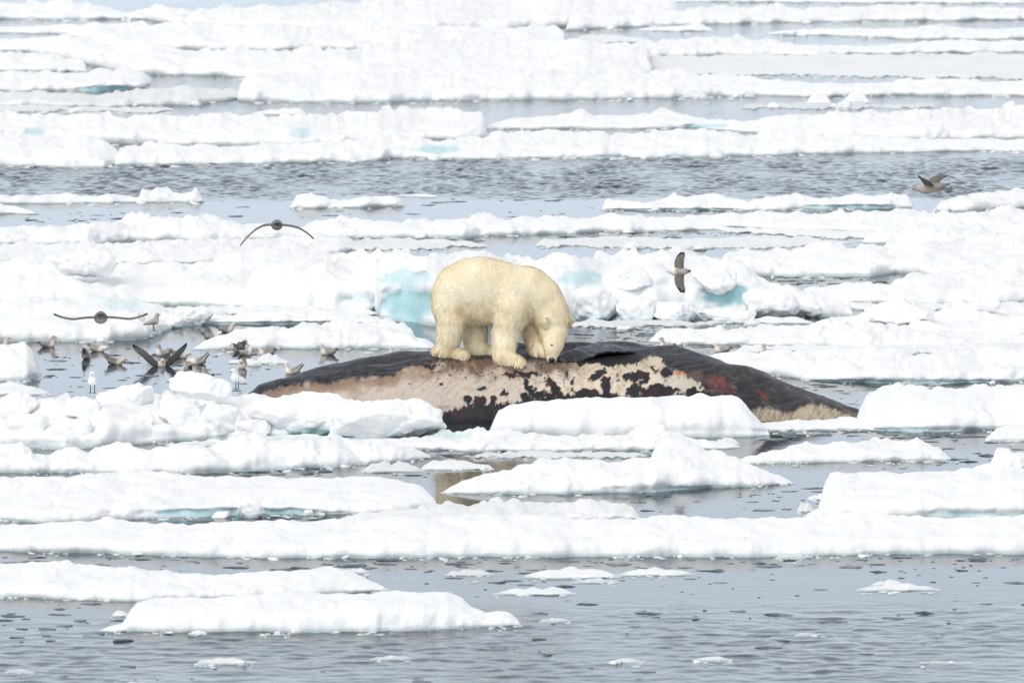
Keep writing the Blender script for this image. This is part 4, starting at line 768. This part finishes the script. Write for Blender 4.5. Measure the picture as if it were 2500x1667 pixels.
# ------------------------------------------------------------------ the polar bear
YB = 110.28
def bp(cx, cy, y):                       # crop pixels of the photo + depth offset -> place
    X, Z = at_depth(980 + cx / 4.48, 580 + cy / 4.48, YB + y); return np.array([X, YB + y, Z])
def bear():
    u = 784.0
    def foot(cx, y, dz): 
        X = (980 + cx / 4.48); z = whale_z(np.array(X), YB + y); Xw, _ = at_depth(X, 880, YB + y); return np.array([float(Xw), YB + y, float(z) + dz])
    chains = [] # (pts, radii, ysc, k)
    def ch(pts, k=0.07, ysc=1.0, world=False):
        P = [p[0] if isinstance(p[0], np.ndarray) else bp(p[0], p[1], p[2]) for p in pts]; r = [p[-1] for p in pts]
        chains.append((P, r, ysc, k))
    N_, F_ = -0.21, 0.23
    ch([(615,665,0,.325),(665,600,0,.385),(850,578,0,.445),(1010,590,0,.42)], .12, .84)            # rump and barrel
    ch([(1000,600,0,.41),(1290,635,0,.38),(1390,610,0,.33)], .12, .84)                            # chest and shoulders
    ch([(1380,560,-.02,.30),(1540,680,-.04,.27),(1640,820,-.08,.225),(1655,940,-.12,.20)], .09, .92)  # neck
    ch([(1655,930,-.13,.195),(1668,1030,-.16,.185)], .05, .95)                                     # skull
    ch([(1665,1075,-.19,.178),(1660,1170,-.27,.138),(1652,1250,-.33,.096),(1650,1325,-.38,.074)], .04, .95)   # muzzle
    ch([(1600,1010,-.10,.13),(1615,1090,-.15,.11)], .05)                                           # cheek
    ch([(1755,1010,-.06,.10),(1740,1090,-.14,.09)], .05)
    # near hind leg
    nh = foot(560, N_ - .03, 0.0)
    ch([(560,640,N_*.55,.28),(540,770,N_*.8,.235),(545,900,N_,.18),(532,1030,N_-.02,.15),(510,1130,N_-.03,.136),(475,1215,N_-.03,.118)], .08)
    ch([(foot(395, N_-.03, .075), .075),(foot(480, N_-.03, .085), .095),(foot(600, N_-.04, .055), .08),(foot(670, N_-.04, .045), .068)], .05)
    # near fore leg
    ch([(1235,640,N_*.7,.26),(1215,780,N_-.02,.235),(1175,930,N_-.06,.188),(1138,1080,N_-.10,.152),(1120,1200,N_-.15,.140),(1120,1310,N_-.21,.136)], .08)
    ch([(foot(1120, N_-.24, .09), .12),(foot(1220, N_-.29, .06), .09),(foot(1290, N_-.31, .045), .065)], .05)
    # far hind leg
    ch([(700,700,F_*.7,.27),(785,880,F_,.175),(812,1030,F_,.148),(812,1130,.14,.138),(812,1200,.10,.125)], .08)
    ch([(foot(770, .08, .08), .09),(foot(860, .07, .07), .09),(foot(965, .06, .05), .07)], .05)
    # far fore leg
    ch([(1370,700,F_*.7,.25),(1440,900,F_*.9,.165),(1455,1050,.12,.135),(1490,1180,.0,.125),(1515,1280,-.12,.115)], .07)
    ch([(foot(1520, -.16, .09), .105),(foot(1580, -.22, .05), .08)], .05)
    # tail, ears
    ch([(375,640,0,.06),(345,720,0,.035)], .04)
    ch([(1580,960,-.31,.050),(1565,915,-.345,.044)], .025)
    ch([(1822,950,-.04,.055),(1852,905,-.05,.042)], .012)
    # toes
    for (cx, yy) in ((1315, N_-.40),(1330, N_-.34),(1335, N_-.28),(1320, N_-.22)): ch([(foot(cx-40, yy, .05), .05),(foot(cx, yy, .035), .036)], .02)
    for (cx, yy) in ((690, N_-.12),(702, N_-.06),(702, N_),(690, N_+.05)): ch([(foot(cx-40, yy, .05), .05),(foot(cx, yy, .033), .034)], .02)
    lo = bp(240, 1460, 0) - [0, .78, .2]; hi = bp(1930, 130, 0) + [0, .55, .06]
    h = 0.0125
    G = grid_pts(lo, hi, h); shp = G.shape[:3]; P = G.reshape(-1, 3)
    val = np.full(shp, 9.0); hv = np.full(shp, 9.0)
    for ci, (pts, r, ysc, k) in enumerate(chains):
        tgt = hv if 3 <= ci <= 6 else val                                     # chains 3 to 6 are skull, muzzle and cheeks
        for i in range(len(pts) - 1):
            mr_ = max(r[i], r[i + 1]) + 0.2; m0 = np.minimum(pts[i], pts[i + 1]) - mr_; m1 = np.maximum(pts[i], pts[i + 1]) + mr_
            a0 = np.clip(np.floor((m0 - lo) / h).astype(int), 0, None); a1 = np.clip(np.ceil((m1 - lo) / h).astype(int), 0, None)
            sl_ = (slice(a0[0], a1[0]), slice(a0[1], a1[1]), slice(a0[2], a1[2]))
            tgt[sl_] = smin(tgt[sl_], sd_cone(G[sl_], pts[i], pts[i + 1], r[i], r[i + 1], ysc), k)
    Zn = bp(1650, 960, -.1)[2]; kk = 0.012 + 0.07 * sstep(Zn - .1, Zn + .06, G[..., 2])      # the skull flows into the neck, the muzzle stays clear of the legs
    val = smin(val, hv, kk).reshape(-1)
    # soft fur folds
    s = np.abs(val) < 0.1
    q = P[s]; val[s] += perlin(q[:, 0] * 5, q[:, 1] * 5, q[:, 2] * 5, 21) * 0.012 + perlin(q[:, 0] * 15 + q[:, 2] * 3, q[:, 1] * 12, q[:, 2] * 4, 22) * 0.006
    V, Q = surface_nets(val.reshape(shp), lo, h)
    N = vnormals(V, Q)
    if np.sum(N * (V - V.mean(0))) < 0: Q = Q[:, ::-1].copy(); N = -N
    PX, PY = to_px(V[:, 0], V[:, 1], V[:, 2]); cx = (PX - 980) * 4.48; cy = (PY - 580) * 4.48
    def colour(V, cx, cy, jit=0):
        n1 = perlin(V[:, 0] * 3, V[:, 1] * 3, V[:, 2] * 3, 23) + jit
        a, b, o = lin((255, 245, 220)), lin((252, 234, 192)), lin((232, 190, 122))
        t = np.clip(0.45 + n1 * 0.5, 0, 1)[:, None]; c = a * (1 - t) + b * t
        sk = sstep(.0, .6, perlin(V[:, 0] * 24 + V[:, 2] * 4, V[:, 1] * 20, V[:, 2] * 5 - V[:, 0] * 3, 24)) * (0.35 + 0.65 * sstep(560, 820, cy)); c = c * (1 - sk[:, None] * np.array([.10, .13, .18]))
        def spot(x, y, r, s, colr):
            nonlocal c
            m = (s * np.exp(-(((cx - x) / r) ** 2 + ((cy - y) / r) ** 2)))[:, None]; c = c * (1 - m) + colr * m
        spot(650, 790, 55, .5, o); spot(1390, 740, 50, .3, o); spot(560, 1230, 90, .3, o); spot(420, 1260, 90, .35, lin((205, 170, 120)))
        spot(1650, 1270, 65, .5, lin((196, 184, 156))); spot(1130, 1330, 80, .2, o); spot(1520,1300,50,.4,lin((200,160,110)))
        return c
    c = colour(V, cx, cy)
    def dab(p, r, colr, s=1.0):
        nonlocal c
        m = (s * (1 - sstep(0.5, 1.0, np.linalg.norm(V - p, axis=1) / r)))[:, None]; c = c * (1 - m) + lin(colr) * m
    org = np.array([bp(830, 1290, 0)[0], YB, bp(830, 1290, 0)[2]])
    root = bpy.data.objects.new('polar_bear', None); col.objects.link(root); root.location = org; root.empty_display_size = 0.3
    tag(root, 'cream white polar bear standing on the whale carcass with its head lowered to feed', 'polar bear')
    # nose, eyes, ear hollows found by marching from the lens side onto the head
    def surf(cx0, cy0, ylo=-.6):
        d = np.hypot(cx - cx0, cy - cy0); k = np.where(d < 14)[0]
        if len(k) == 0: k = np.array([np.argmin(d)])
        return V[k[np.argmin(V[k, 1])]]
    pe = surf(1640, 1165); pe2 = surf(1742, 1160); pn = surf(1648, 1335); pear = surf(1575, 948)
    dab(surf(1577, 940), .028, (110, 84, 64), .9)
    dab(pe, .03, (170, 142, 108), .5)
    dab(pn, .06, (90, 80, 72), .8)
    link('body', mk_mesh('body', V - org, Q, FUR, c), root)
    def ball(name, p, r, mat):
        a = np.linspace(0, math.pi, 9); b = np.linspace(0, 2 * math.pi, 15)
        A, B = np.meshgrid(a, b, indexing='ij'); U = np.stack([np.sin(A) * np.cos(B), np.sin(A) * np.sin(B), np.cos(A)], -1).reshape(-1, 3)
        link(name, mk_mesh(name, U * np.array(r) + (p - org), grid_faces(9, 15), mat), root)
    ball('eye', pe + [0, .004, 0], (.022, .013, .008), DARK)
    ball('nose', pn + [0.0, .012, -.005], (.048, .03, .03), DARK)
    # fur: short tapered strands lying along the coat
    rr = np.random.RandomState(5); NS = 90000
    tri = V[Q]; ar = np.linalg.norm(np.cross(tri[:, 2] - tri[:, 0], tri[:, 3] - tri[:, 1]), axis=1); f = rr.choice(len(Q), NS, p=ar / ar.sum())
    uv = rr.rand(NS, 2); B = (tri[f, 0] * ((1 - uv[:, 0]) * (1 - uv[:, 1]))[:, None] + tri[f, 1] * (uv[:, 0] * (1 - uv[:, 1]))[:, None] + tri[f, 2] * (uv[:, 0] * uv[:, 1])[:, None] + tri[f, 3] * ((1 - uv[:, 0]) * uv[:, 1])[:, None])
    n = np.cross(tri[f, 2] - tri[f, 0], tri[f, 3] - tri[f, 1]); n /= np.linalg.norm(n, axis=1)[:, None] + 1e-12
    fx, fy = to_px(B[:, 0], B[:, 1], B[:, 2]); fcx = (fx - 980) * 4.48; fcy = (fy - 580) * 4.48
    head = sstep(860, 1000, fcy) * (fcx > 1490) * (fcy < 1400) * (B[:, 1] < YB + .05)
    low = sstep(620, 900, fcy) * (1 - head)
    flow = np.stack([-0.75 + 0.5 * low, np.zeros(NS), -0.45 - 0.7 * low], 1) * (1 - head)[:, None] + np.array([0.0, 0.15, 0.9]) * head[:, None]
    flow += np.stack([perlin(B[:, 0] * 6, B[:, 1] * 6, B[:, 2] * 6, 60 + i) for i in range(3)], 1) * 0.4 + np.stack([perlin(B[:, 0] * 17, B[:, 1] * 17, B[:, 2] * 9, 63 + i) for i in range(3)], 1) * 0.3
    tg = flow - n * np.sum(flow * n, axis=1)[:, None]; tg /= np.linalg.norm(tg, axis=1)[:, None] + 1e-9
    big = rr.rand(NS) < 0.10
    lift = (0.16 + 0.18 * rr.rand(NS))[:, None]
    dr = tg + n * lift; dr /= np.linalg.norm(dr, axis=1)[:, None]
    L = (0.028 + 0.042 * low * (1 - 0.6 * sstep(1230, 1330, fcy))) * (1 - 0.65 * head) * (0.6 + 0.7 * rr.rand(NS))
    L = L * np.where(big, 1.5, 1.0)
    L = L * np.where(np.min([np.linalg.norm(B - p, axis=1) for p in (pe, pn)], axis=0) < .035, 0.3, 1)
    side = np.cross(dr, n); side /= np.linalg.norm(side, axis=1)[:, None] + 1e-9
    wd = (0.0035 + 0.0025 * rr.rand(NS) + 0.0045 * big)[:, None]
    B = B + n * 0.003
    mid = B + dr * (L * 0.55)[:, None]; tip = B + (dr - n * 0.25 + np.array([0, 0, -0.12])) * L[:, None]
    VF = np.stack([B - side * wd, B + side * wd, mid + side * wd * 0.7, mid - side * wd * 0.7, tip], 1).reshape(-1, 3)
    i0 = np.arange(NS) * 5
    FQ = np.stack([i0, i0 + 1, i0 + 2, i0 + 3], 1); FT = np.stack([i0 + 3, i0 + 2, i0 + 4], 1)
    cf = np.repeat(colour(B, fcx, fcy, rr.normal(size=NS) * 0.12) * (1 + 0.07 * rr.normal(size=NS))[:, None].clip(.8, 1.1), 5, axis=0)
    o = link('fur', mk_mesh('fur', VF - org, [FQ, FT], FUR, cf, smooth=False), root); o['kind'] = 'stuff'
    print('bear feet z near fore', foot(1220, N_-.19, 0), 'rows', to_px(*foot(1220, N_-.19, 0)), to_px(*foot(560, N_-.03, 0)), to_px(*foot(860, F_, 0)), to_px(*foot(1575, 0, 0)), to_px(*pn))
bear()

# ------------------------------------------------------------------ birds
CR, GR, BR, DK_ = lin((234, 223, 209)), lin((168, 163, 159)), lin((154, 147, 141)), lin((84, 82, 84))
def wing_mesh(spar, chord, side, thick=0.006, tipdark=True, cd=(-1, 0, 0)):
    """spar: list of (x,y,z) leading edge from the shoulder to the tip, chord lengths backward (-x)"""
    spar = np.array(spar, float); chord = np.array(chord, float); t = np.linspace(0, 1, len(spar)); tt = np.linspace(0, 1, 22)
    S = np.stack([np.interp(tt, t, spar[:, i]) for i in range(3)], 1); C = np.interp(tt, t, chord)
    k = np.array([.25, .5, .25])
    for _ in range(2):
        for i in range(3): S[1:-1, i] = np.convolve(S[:, i], k, 'valid')
        C[1:-1] = np.convolve(C, k, 'valid')
    v = np.linspace(0, 1, 7); rag = 1 + 0.08 * np.sin(np.arange(22) * 2.4) * (tt > 0.35)
    camber = np.sin(v * math.pi) * 0.05
    top = S[:, None, :] + ((C * rag)[:, None] * v[None])[..., None] * np.array(cd, float) + np.stack([np.zeros((22, 7)), np.zeros((22, 7)), C[:, None] * camber[None] - 0.02 * v[None]], -1)
    bot = top - np.array([0, 0, thick])
    V = np.concatenate([top.reshape(-1, 3), bot.reshape(-1, 3)]); V[:, 1] *= side; q = grid_faces(22, 7); n = 22 * 7
    idx = np.arange(n).reshape(22, 7); rim = np.concatenate([idx[0, :], idx[1:, -1], idx[-1, :-1][::-1], idx[1:-1, 0][::-1]]); rj = np.roll(rim, -1)
    Q = np.concatenate([q, q[:, ::-1] + n, np.stack([rim, rj, rj + n, rim + n], 1)])
    base = BR * 0.9; c = np.zeros((22, 7, 3)); c[:] = base
    c *= (1 - 0.25 * sstep(.5, 1, v))[None, :, None]
    if tipdark:
        m = sstep(.62, .8, tt)[:, None, None]; c = c * (1 - m) + DK_ * m
        pm = ((tt > .66) & (tt < .84))[:, None, None] * ((v > .35) & (v < .95))[None, :, None] * 0.6; c = c * (1 - pm) + lin((178, 172, 166)) * pm
    c = c.reshape(-1, 3)
    return V, Q, np.concatenate([c, c * 0.85 + 0.15 * GR])
def bird(label, name, px, py, scale=1.0, az=0.0, head=(0.15, 0.19), pitch=0.0, roll=0.0, kind='swim', depth=None, tail=0.10, tone=0.5, wings=None, white=False, headturn=0.0, z=None, group=None, mono=None):
    """az: heading, 0 = right in the picture, 90 = away. px,py in 2500-wide pixels: the waterline (or body centre with depth)"""
    if depth is None: X, Y = on_water(px, py); Z = 0.0
    else:
        Y = depth; X, Z = at_depth(px, py, Y)
    hx, hz = head; hy = 0.05 * headturn
    lo = (-.32, -.16, -.10 if kind != 'stand' else -.16); hi = (.30, .16, .34); h = 0.009
    G = grid_pts(lo, hi, h); P = G.reshape(-1, 3)
    fly = kind == 'fly'
    bz = 0.0 if fly else 0.05
    if kind == 'stand':
        d = sd_cone(P, (-.12, 0, .09), (.05, 0, .13), .05, .085); hx, hz = .09, .27
        d = smin(d, sd_cone(P, (.05, 0, .16), (hx, hy, hz), .06, .048), .04)
        d = smin(d, sd_cone(P, (-.12, 0, .08), (-.24, 0, .05), .03, .014, 2.0), .03)
    else:
        d = sd_cone(P, (-.12, 0, bz + .01), (.08, 0, bz), .055, .075, 1.15)
        d = smin(d, sd_cone(P, (.08, 0, bz + .02), (hx, hy, hz), .062, .044), .04)
        d = smin(d, sd_cone(P, (-.11, 0, bz + .03), (-.25, 0, bz + tail - .04), .035, .012, 2.2), .03)
        if not fly: 
            for s in (-1, 1): d = smin(d, sd_cone(P, (.03, .05 * s, bz + .03), (-.22, .015 * s, bz + tail - .015), .045, .010, .6), .015)
    d = smin(d, np.linalg.norm(P - np.array([hx + .012, hy, hz + .004]), axis=1) - .043, .02)
    V, Q = surface_nets(d.reshape(G.shape[:3]), lo, h)
    N = vnormals(V, Q)
    if np.sum(N * (V - V.mean(0))) < 0: Q = Q[:, ::-1].copy()
    if white:
        c = np.tile(lin((246, 246, 244)), (len(V), 1))
    else:
        cream = CR * (0.75 + 0.5 * tone); back = BR * (0.6 + 0.8 * tone)
        t = sstep(.09, -.02, V[:, 0] + 0.6 * (0.06 + bz - V[:, 2])) if False else 1 - sstep(-.01, .09, V[:, 0] + 0.7 * (bz + 0.03 - V[:, 2]))
        if fly: t = t * sstep(-.03, .02, V[:, 2] - bz)
        t = np.clip(t + .18 * perlin(V[:, 0] * 18, V[:, 1] * 18, V[:, 2] * 18, 5), 0, 1)[:, None]
        c = cream * (1 - t) + back * t
        dk = sstep(-.13, -.22, V[:, 0]) if False else (1 - sstep(-.24, -.13, V[:, 0])); c = c * (1 - dk[:, None]) + DK_ * dk[:, None]
        cap = (1 - sstep(.02, .05, np.linalg.norm(V - np.array([hx + .01, hy, hz + .04]), axis=1))) * 0.3; c = c * (1 - cap[:, None]) + BR * cap[:, None]
    if mono is not None: c = c * 0.45 + lin(mono) * 0.55
    for s in (-1, 1):
        e = (1 - sstep(.007, .013, np.linalg.norm(V - np.array([hx + .035, hy + s * .030, hz + .012]), axis=1)))[:, None]; c = c * (1 - e) + 0.015 * e
    Vs, Qs, Cs = [V], [Q], [c]; off = len(V)
    for wg in (wings or []):
        a, b, cc = wing_mesh(wg[0], wg[1], wg[2], cd=wg[3] if len(wg) > 3 else (-1, 0, 0)); cc = cc * (0.62 if fly else 0.55); Vs.append(a); Qs.append(b + off); Cs.append(cc if not white else np.ones_like(cc) * .9); off += len(a)
    V = np.concatenate(Vs); Q = np.concatenate(Qs); c = np.concatenate(Cs)
    root = bpy.data.objects.new(name, None); col.objects.link(root); root.location = (X, Y, Z); root.rotation_mode = 'ZYX'; root.empty_display_size = .1
    root.rotation_euler = (R(roll), R(-pitch), R(az)); root.scale = (scale * (0.67 if kind == 'swim' else 0.68 if kind == 'stand' else 1.0),) * 3; root.rotation_mode = 'XYZ'
    tag(root, label, 'gull' if white else 'seabird', group)
    link('body', mk_mesh('body', V, Q, FEATHER, c), root)
    a = np.linspace(0, 2 * math.pi, 8, endpoint=False); L = .05 if not white else .035
    b0 = np.stack([np.full(8, hx + .045), hy + np.cos(a) * .013, hz - .003 + np.sin(a) * .013], 1); b1 = np.stack([np.full(8, hx + .045 + L * .75), hy + np.cos(a) * .009, hz - .012 + np.sin(a) * .009], 1)
    VB = np.concatenate([b0, b1, [[hx + .045 + L, hy, hz - .026]]]); i = np.arange(8); j = (i + 1) % 8
    link('bill', mk_mesh('bill', VB, [np.stack([i, j, j + 8, i + 8], 1), np.stack([i + 8, j + 8, np.full(8, 16)], 1)], DARK if white else BILL), root)
    if kind == 'stand':
        for s in (-1, 1):
            a = np.linspace(0, 2 * math.pi, 6, endpoint=False); r0 = np.stack([.0 + np.cos(a) * .009, s * .04 + np.sin(a) * .009, np.full(6, .06)], 1); r1 = r0 * [1, 1, 0] + [0, 0, -.10]
            ft = np.array([[-.01, s * .04 - .012, -.10], [-.01, s * .04 + .012, -.10], [.06, s * .04 + .03, -.10], [.06, s * .04 - .03, -.10], [-.01, s * .04 - .012, -.088], [-.01, s * .04 + .012, -.088], [.06, s * .04 + .03, -.092], [.06, s * .04 - .03, -.092]])
            VL = np.concatenate([r0, r1, ft]); i = np.arange(6); j = (i + 1) % 6
            q = np.concatenate([np.stack([i, j, j + 6, i + 6], 1), np.array([[0, 1, 2, 3], [4, 5, 6, 7], [0, 1, 5, 4], [1, 2, 6, 5], [2, 3, 7, 6], [3, 0, 4, 7]]) + 12])
            link('leg', mk_mesh('leg', VL, q, DARK), root)
    return root
G1 = 'grey brown seabirds on the water'
def sw(label, px, py, **k): return bird(label, 'seabird', px, py, group=G1, **k)
sw('seabird cut by the left edge of the picture, swimming right', 2, 846, az=20, tone=.6)
sw('seabird swimming right with head held high, leftmost whole bird in the pool', 117, 847, az=12, head=(.13, .21), tone=.45)
sw('seabird dipping its bill, facing right behind the one seen from behind', 238, 858, az=-10, head=(.19, .08), tone=.65, tail=.16)
sw('seabird seen from behind with a dark wing tip raised, left in the pool', 210, 876, az=80, head=(.14, .18), tone=.45, tail=.24)
sw('dark seabird swimming right with its bill dripping, left in the pool', 282, 890, az=-5, head=(.19, .11), tone=.1, tail=.17)
sw('upright seabird facing left just behind the one with raised wings', 398, 868, az=165, head=(.10, .21), tone=.6)
UPW = [(.06,.05,.07),(.09,.22,.22),(.06,.36,.36),(-.02,.50,.44),(-.10,.60,.50)]
sw('seabird with both dark wings raised in a wide V, middle of the pool', 393, 894, az=-75, head=(.14, .14), tone=.5, wings=[(UPW, [.14,.16,.15,.12,.04], 1, (-.35, .5, -.65)), (UPW, [.14,.16,.15,.12,.04], -1, (-.35, .5, -.65))])
sw('seabird with a half lifted wing behind the right wing of the landed one', 440, 874, az=10, head=(.17, .09), tone=.35, tail=.16, wings=[([(.05,.05,.09),(.10,.12,.12),(.0,.2,.14),(-.16,.22,.13)], [.10,.12,.10,.03], 1)])
sw('pale seabird stretched low to the left with tail cocked up', 484, 889, az=172, head=(.22, .07), tone=.8, tail=.22)
sw('small seabird seen from behind at the edge of the rubble', 458, 909, az=110, head=(.12, .17), tone=.5, tail=.16)
sw('seabird half hidden by the tilted slab, dark tail to the right', 505, 926, az=130, head=(.10, .22), tone=.7)
sw('seabird at the left tip of the smooth floe, facing right, front one', 517, 829, az=14, head=(.19, .15), tone=.6, tail=.15)
sw('seabird at the left tip of the smooth floe, facing right, behind another', 552, 811, az=10, head=(.17, .18), tone=.35, tail=.12)
sw('dark backed seabird hunched with wings arched, behind the ice cakes', 580, 854, az=150, head=(.13, .10), tone=.0, tail=.2, wings=[([(.05,.04,.10),(.08,.14,.17),(-.02,.22,.16),(-.14,.24,.10)], [.12,.13,.1,.04], s) for s in (1, -1)])
sw('pale seabird facing right between the two small ice cakes', 598, 868, az=40, head=(.15, .13), tone=.85)
sw('seabird facing the viewer with tail fanned, in front of the ice cakes', 592, 899, az=-100, head=(.13, .16), tone=.5, tail=.22)
sw('seabird on the right hand ice cake, facing left', 650, 869, az=170, head=(.14, .15), tone=.5, tail=.15)
sw('lone seabird swimming left, nearest the hind legs of the bear', 800, 866, az=172, head=(.14, .19), tone=.62, tail=.12)
sw('white breasted seabird facing left at the sharp left end of the carcass', 714, 913, az=170, head=(.13, .18), tone=1.0, tail=.2)
bird('pale seabird standing tall on the ice under the gliding bird', 'seabird', 375, 797, az=20, kind='stand', depth=float(on_water(1250, 790 * D)[1]), tone=.9, scale=.95, group=G1)
sw('seabird resting on ice right of the carcass hump, facing left', 1762, 860, az=174, head=(.15, .17), tone=.75, tail=.09)
sw('seabird showing only its head over the snow beyond the carcass', 1871, 866, az=120, head=(.12, .19), tone=.9)
sw('seabird peeping over the dark crest of the carcass', 1627, 852, az=150, head=(.12, .22), tone=.9)
sw('tiny seabird head behind the back of the carcass left of the bear', 963, 872, az=120, head=(.12, .16), tone=.8)
_, Yg = on_water(1250, 1000 * D)
bird('white gull facing the viewer on the rubble at left', 'white_gull', 226, 946, az=-92, kind='stand', depth=Yg - .05, white=True, scale=1.05, group='white gulls on the rubble')
bird('white gull hunched beside the left tip of the carcass, facing left', 'white_gull', 579, 938, az=-140, kind='stand', depth=Yg - .1, white=True, scale=1.0, group='white gulls on the rubble')
G2 = 'grey seabirds in flight'
DR = [(.07,.03,.03),(.09,.20,.02),(.08,.33,-.05),(.0,.46,-.17),(-.06,.55,-.28)]
bird('flying seabird seen head on with drooping wings above the snow ridge at left', 'flying_seabird', 676, 551, az=92, kind='fly', depth=112, head=(.14, .02), tone=.35, mono=(120, 120, 120), scale=.95, wings=[(DR, [.12,.14,.12,.09,.02], 1), ([(.07,.03,.03),(.09,.20,.01),(.08,.33,-.02),(.0,.46,-.10),(-.06,.55,-.18)], [.12,.14,.12,.09,.02], -1)], group=G2, pitch=-1)
GL = [(.07,.03,.03),(.09,.22,.02),(.08,.36,.0),(.0,.50,.03),(-.05,.60,.07)]
bird('gliding seabird seen head on with wide flat wings, left', 'flying_seabird', 246, 777, az=93, kind='fly', depth=109, head=(.14, .04), tone=.3, mono=(96, 92, 88), wings=[(GL, [.12,.14,.12,.09,.02], 1), (GL, [.12,.14,.12,.09,.02], -1)], group=G2, pitch=-4, scale=1.08)
FW = [(.07,.03,.02),(.10,.16,.02),(.08,.28,.02),(.03,.38,.0),(-.04,.46,-.02)]
bird('banking seabird showing the upper side of both wings, right of the bear', 'flying_seabird', 1657, 664, az=180, kind='fly', depth=112, head=(.17, .01), tone=.85, roll=-66, wings=[(FW, [.19,.21,.19,.17,.09], 1), (FW, [.19,.21,.19,.17,.09], -1)], group=G2, scale=.66)
UR = [(.07,.03,.04),(.11,.12,.11),(.14,.2,.17),(.17,.27,.22),(.18,.32,.26)]; UL = [(.05,.03,.04),(.0,.15,.11),(-.12,.28,.13),(-.25,.38,.09),(-.36,.44,.03)]
bird('flying seabird with raised wings over the dark lead, far right', 'flying_seabird', 2272, 460, az=178, kind='fly', depth=118, head=(.16, .0), tone=.3, mono=(150, 142, 132), roll=-8, wings=[(UR, [.13,.13,.11,.07,.02], 1), (UL, [.14,.14,.11,.07,.02], -1)], group=G2, scale=1.12)
